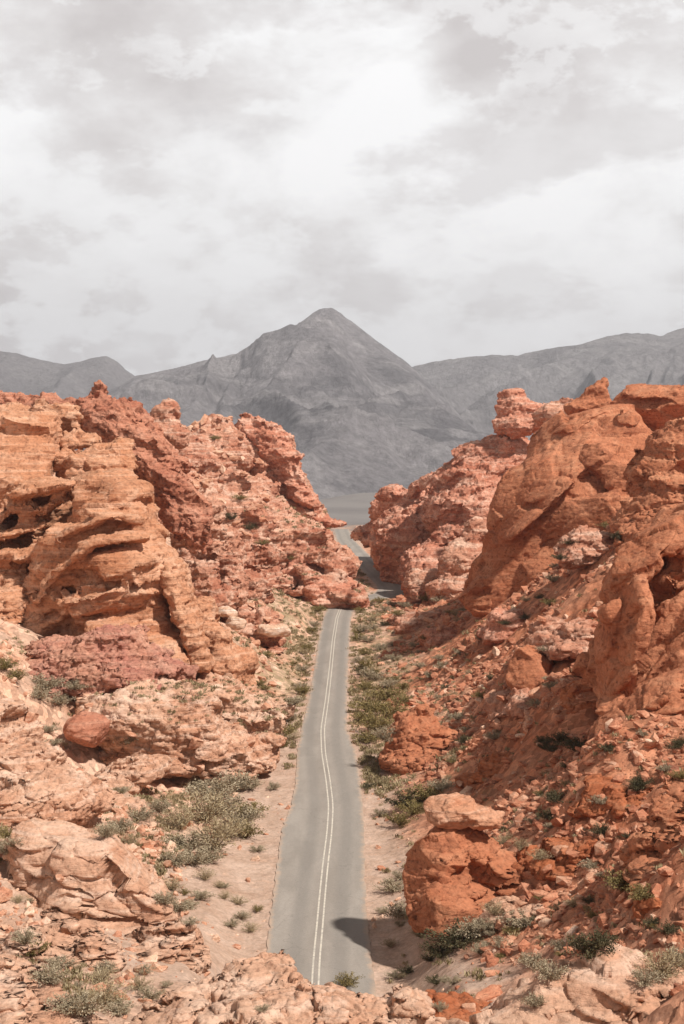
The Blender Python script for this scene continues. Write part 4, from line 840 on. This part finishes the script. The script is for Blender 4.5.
while len(shrubs) < 296 and tries < 6000:
    tries += 1
    y = 60 * math.exp(random.random() * math.log(330 / 60.)); x = random.uniform(-.25, .25) * y
    if on_road(x, y, .8): continue
    h = drop(x, y)
    if not h or h[1].z < .6 or h[2].name.split('.')[0] not in ('ground', 'rock_slope'): continue
    px, py = to_px(h[0])
    if not (0 < px < 684 and py < 1020): continue
    h2 = aim(px, py - 2)
    if h2 and (h2[0] - h[0]).length > .05 * y: continue
    put_shrub(h[0] + Vector((0, 0, .05)), random.uniform(6, 12) * y / F, random.choice(['sage', 'sage', 'straw', 'dark', 'olive'] if x > 0 else ['sage', 'sage', 'straw', 'olive']))
scree('scree', 30000, SK, 3)
def brush():
    r = random.Random(9); rn = np.random.default_rng(9); V, var, nq = [], [], 0; c = 0
    while c < 4200:
        y = 62 * math.exp(r.random() * math.log(420 / 62.)); x = r.uniform(-.28, .28) * y
        if on_road(x, y, .25): continue
        a, b = road_edges(np.array([y])); dr = x - b[0]; dl = a[0] - x
        cl = float(vnoise(np.array([[x * .11 + 5, y * .07, 14.4]]))[0])
        w_ = (.9 * (y > 140) * math.exp(-max(0, dr - 1) / 5.0) if dr > 0 else (.8 if y > 150 else .55 if dl > 8 else 0.0) * math.exp(-max(0, dl - 6) / 7.0)) + (.04 if abs(dl) > 8 or dr > 5 else 0)
        if r.random() > w_ * (.45 + 1.3 * cl + .3): continue
        h = drop(x, y)
        if not h or h[1].z < .5 or not soft(h): continue
        n = 34; rad = r.uniform(.25, .6) * (.7 + y / 400); base = rn.normal(0, .33, (n, 3)) * rad; base[:, 2] = 0
        d = rn.normal(0, .45, (n, 3)); d[:, 2] = 1; d /= np.linalg.norm(d, axis=1, keepdims=True)
        ln = rn.uniform(.35, 1.0, n)[:, None] * rad * .9; sd = np.cross(d, rn.normal(size=(n, 3))); sd /= np.linalg.norm(sd, axis=1, keepdims=True)
        w2 = ln * .13; o = np.array(h[0]) + base
        V.append(np.stack([o - sd * w2 * .4, o + d * ln * .6 - sd * w2, o + d * ln, o + d * ln * .6 + sd * w2], 1).reshape(-1, 3)); tone = r.random()
        var.append(np.repeat(np.clip(tone * .7 + .3 * rn.random(n), 0, 1), 4)); c += 1
    V = np.concatenate(V); me = mesh_from('low_brush', V, np.arange(len(V)).reshape(-1, 4), False)
    at = me.attributes.new('var', 'FLOAT', 'POINT'); at.data.foreach_set('value', np.concatenate(var).astype(np.float32))
    tag(link('low_brush', me, leaf_mat('low_brush_leaves', (.16, .125, .055), (.31, .245, .14), (.52, .42, .27))), 'low dry brush and bunch grass along both verges', 'brush', kind='stuff')
brush()
# ------------------------------------------------------------------ labels for the loose things
CN = dict(pink='pink', red='red', pale='pale cream', brown='dark brown'); SN = dict(olive='olive green', sage='grey green', dark='dark green', straw='dry straw coloured')
def label_all(items, noun, cn, grp, sizes):
    ent = []
    for o, k, s_ in items:
        px, py = to_px(o.location); best = None
        for key, pts in LAND:
            for (a, b2) in pts:
                d = math.hypot(px - a, py - b2)
                if best is None or d < best[0]: best = (d, key, px - a, py - b2)
        d, key, dx, dy = best
        P_ = np.array([pt for kk, pts in LAND if kk == key for pt in pts]); lo, hi = P_.min(0), P_.max(0)
        hx = (px - lo[0]) / max(hi[0] - lo[0], 1); hy = (py - lo[1]) / max(hi[1] - lo[1], 1)
        part = '' if max(hi - lo) < 60 else '%s%s of ' % (('upper ', 'middle ', 'lower ')[min(2, max(0, int(hy * 3)))], ('left part', 'part', 'right part')[min(2, max(0, int(hx * 3)))])
        rel = ('on ' + ('the ' + part if part else '')).strip() if d < 9 or (part and d < 14) else ('right of' if dx > 0 else 'left of') if abs(dx) > abs(dy) else ('below' if dy > 0 else 'above')
        if key == 'road': pass
        ent.append([o, k, s_, key, rel, d])
    ent.sort(key=lambda e: (e[3], e[4], e[1], -e[2]))
    seen = {}
    for e in ent: seen.setdefault((e[3], e[4], e[1]), []).append(e)
    ords = ['largest', 'second largest', 'third largest', 'fourth largest', 'fifth largest', 'sixth largest', 'seventh largest', 'eighth largest', 'ninth largest', 'tenth largest', 'eleventh largest', 'twelfth largest', 'thirteenth largest', 'fourteenth largest', 'fifteenth largest', 'sixteenth largest', 'seventeenth largest', 'eighteenth largest', 'nineteenth largest', 'twentieth largest'] + ['number %d in size' % i for i in range(21, 60)]
    for (key, rel, k), l in seen.items():
        for i, e in enumerate(l):
            if len(l) == 1: t = '%s %s %s %s' % (cn[k], noun, rel, key)
            else: t = '%s %s %s %s %s' % (ords[i], cn[k], noun, rel, key)
            e[0]['label'] = t; e[0]['category'] = noun; e[0]['group'] = grp
label_all(boulders, 'boulder', CN, 'loose boulders scattered over the slopes', None)
label_all(shrubs, 'shrub', SN, 'desert shrubs dotted over the valley', None)
# ------------------------------------------------------------------ air
def haze():
    x, y0, y1, z0, z1 = 9600, -9600, 9600, -140, 760
    v = [(-x, y0, z0), (x, y0, z0), (x, y1, z0), (-x, y1, z0), (-x, y0, z1), (x, y0, z1), (x, y1, z1), (-x, y1, z1)]
    f = [(0, 3, 2, 1), (4, 5, 6, 7), (0, 1, 5, 4), (1, 2, 6, 5), (2, 3, 7, 6), (3, 0, 4, 7)]
    me = mesh_from('haze', v, f, False); m = bpy.data.materials.new('haze'); m.use_nodes = True; t = m.node_tree
    for n in list(t.nodes): t.nodes.remove(n)
    o = t.nodes.new('ShaderNodeOutputMaterial'); p = t.nodes.new('ShaderNodeVolumePrincipled')
    p.inputs['Color'].default_value = (.90, .91, .98, 1); p.inputs['Density'].default_value = HAZE; p.inputs['Anisotropy'].default_value = .2
    t.links.new(p.outputs[0], o.inputs['Volume'])
    tag(link('haze', me, m), 'thin pale dust haze lying over the valley and the mountains', 'haze', kind='stuff')
HAZE = 0.00010
haze()
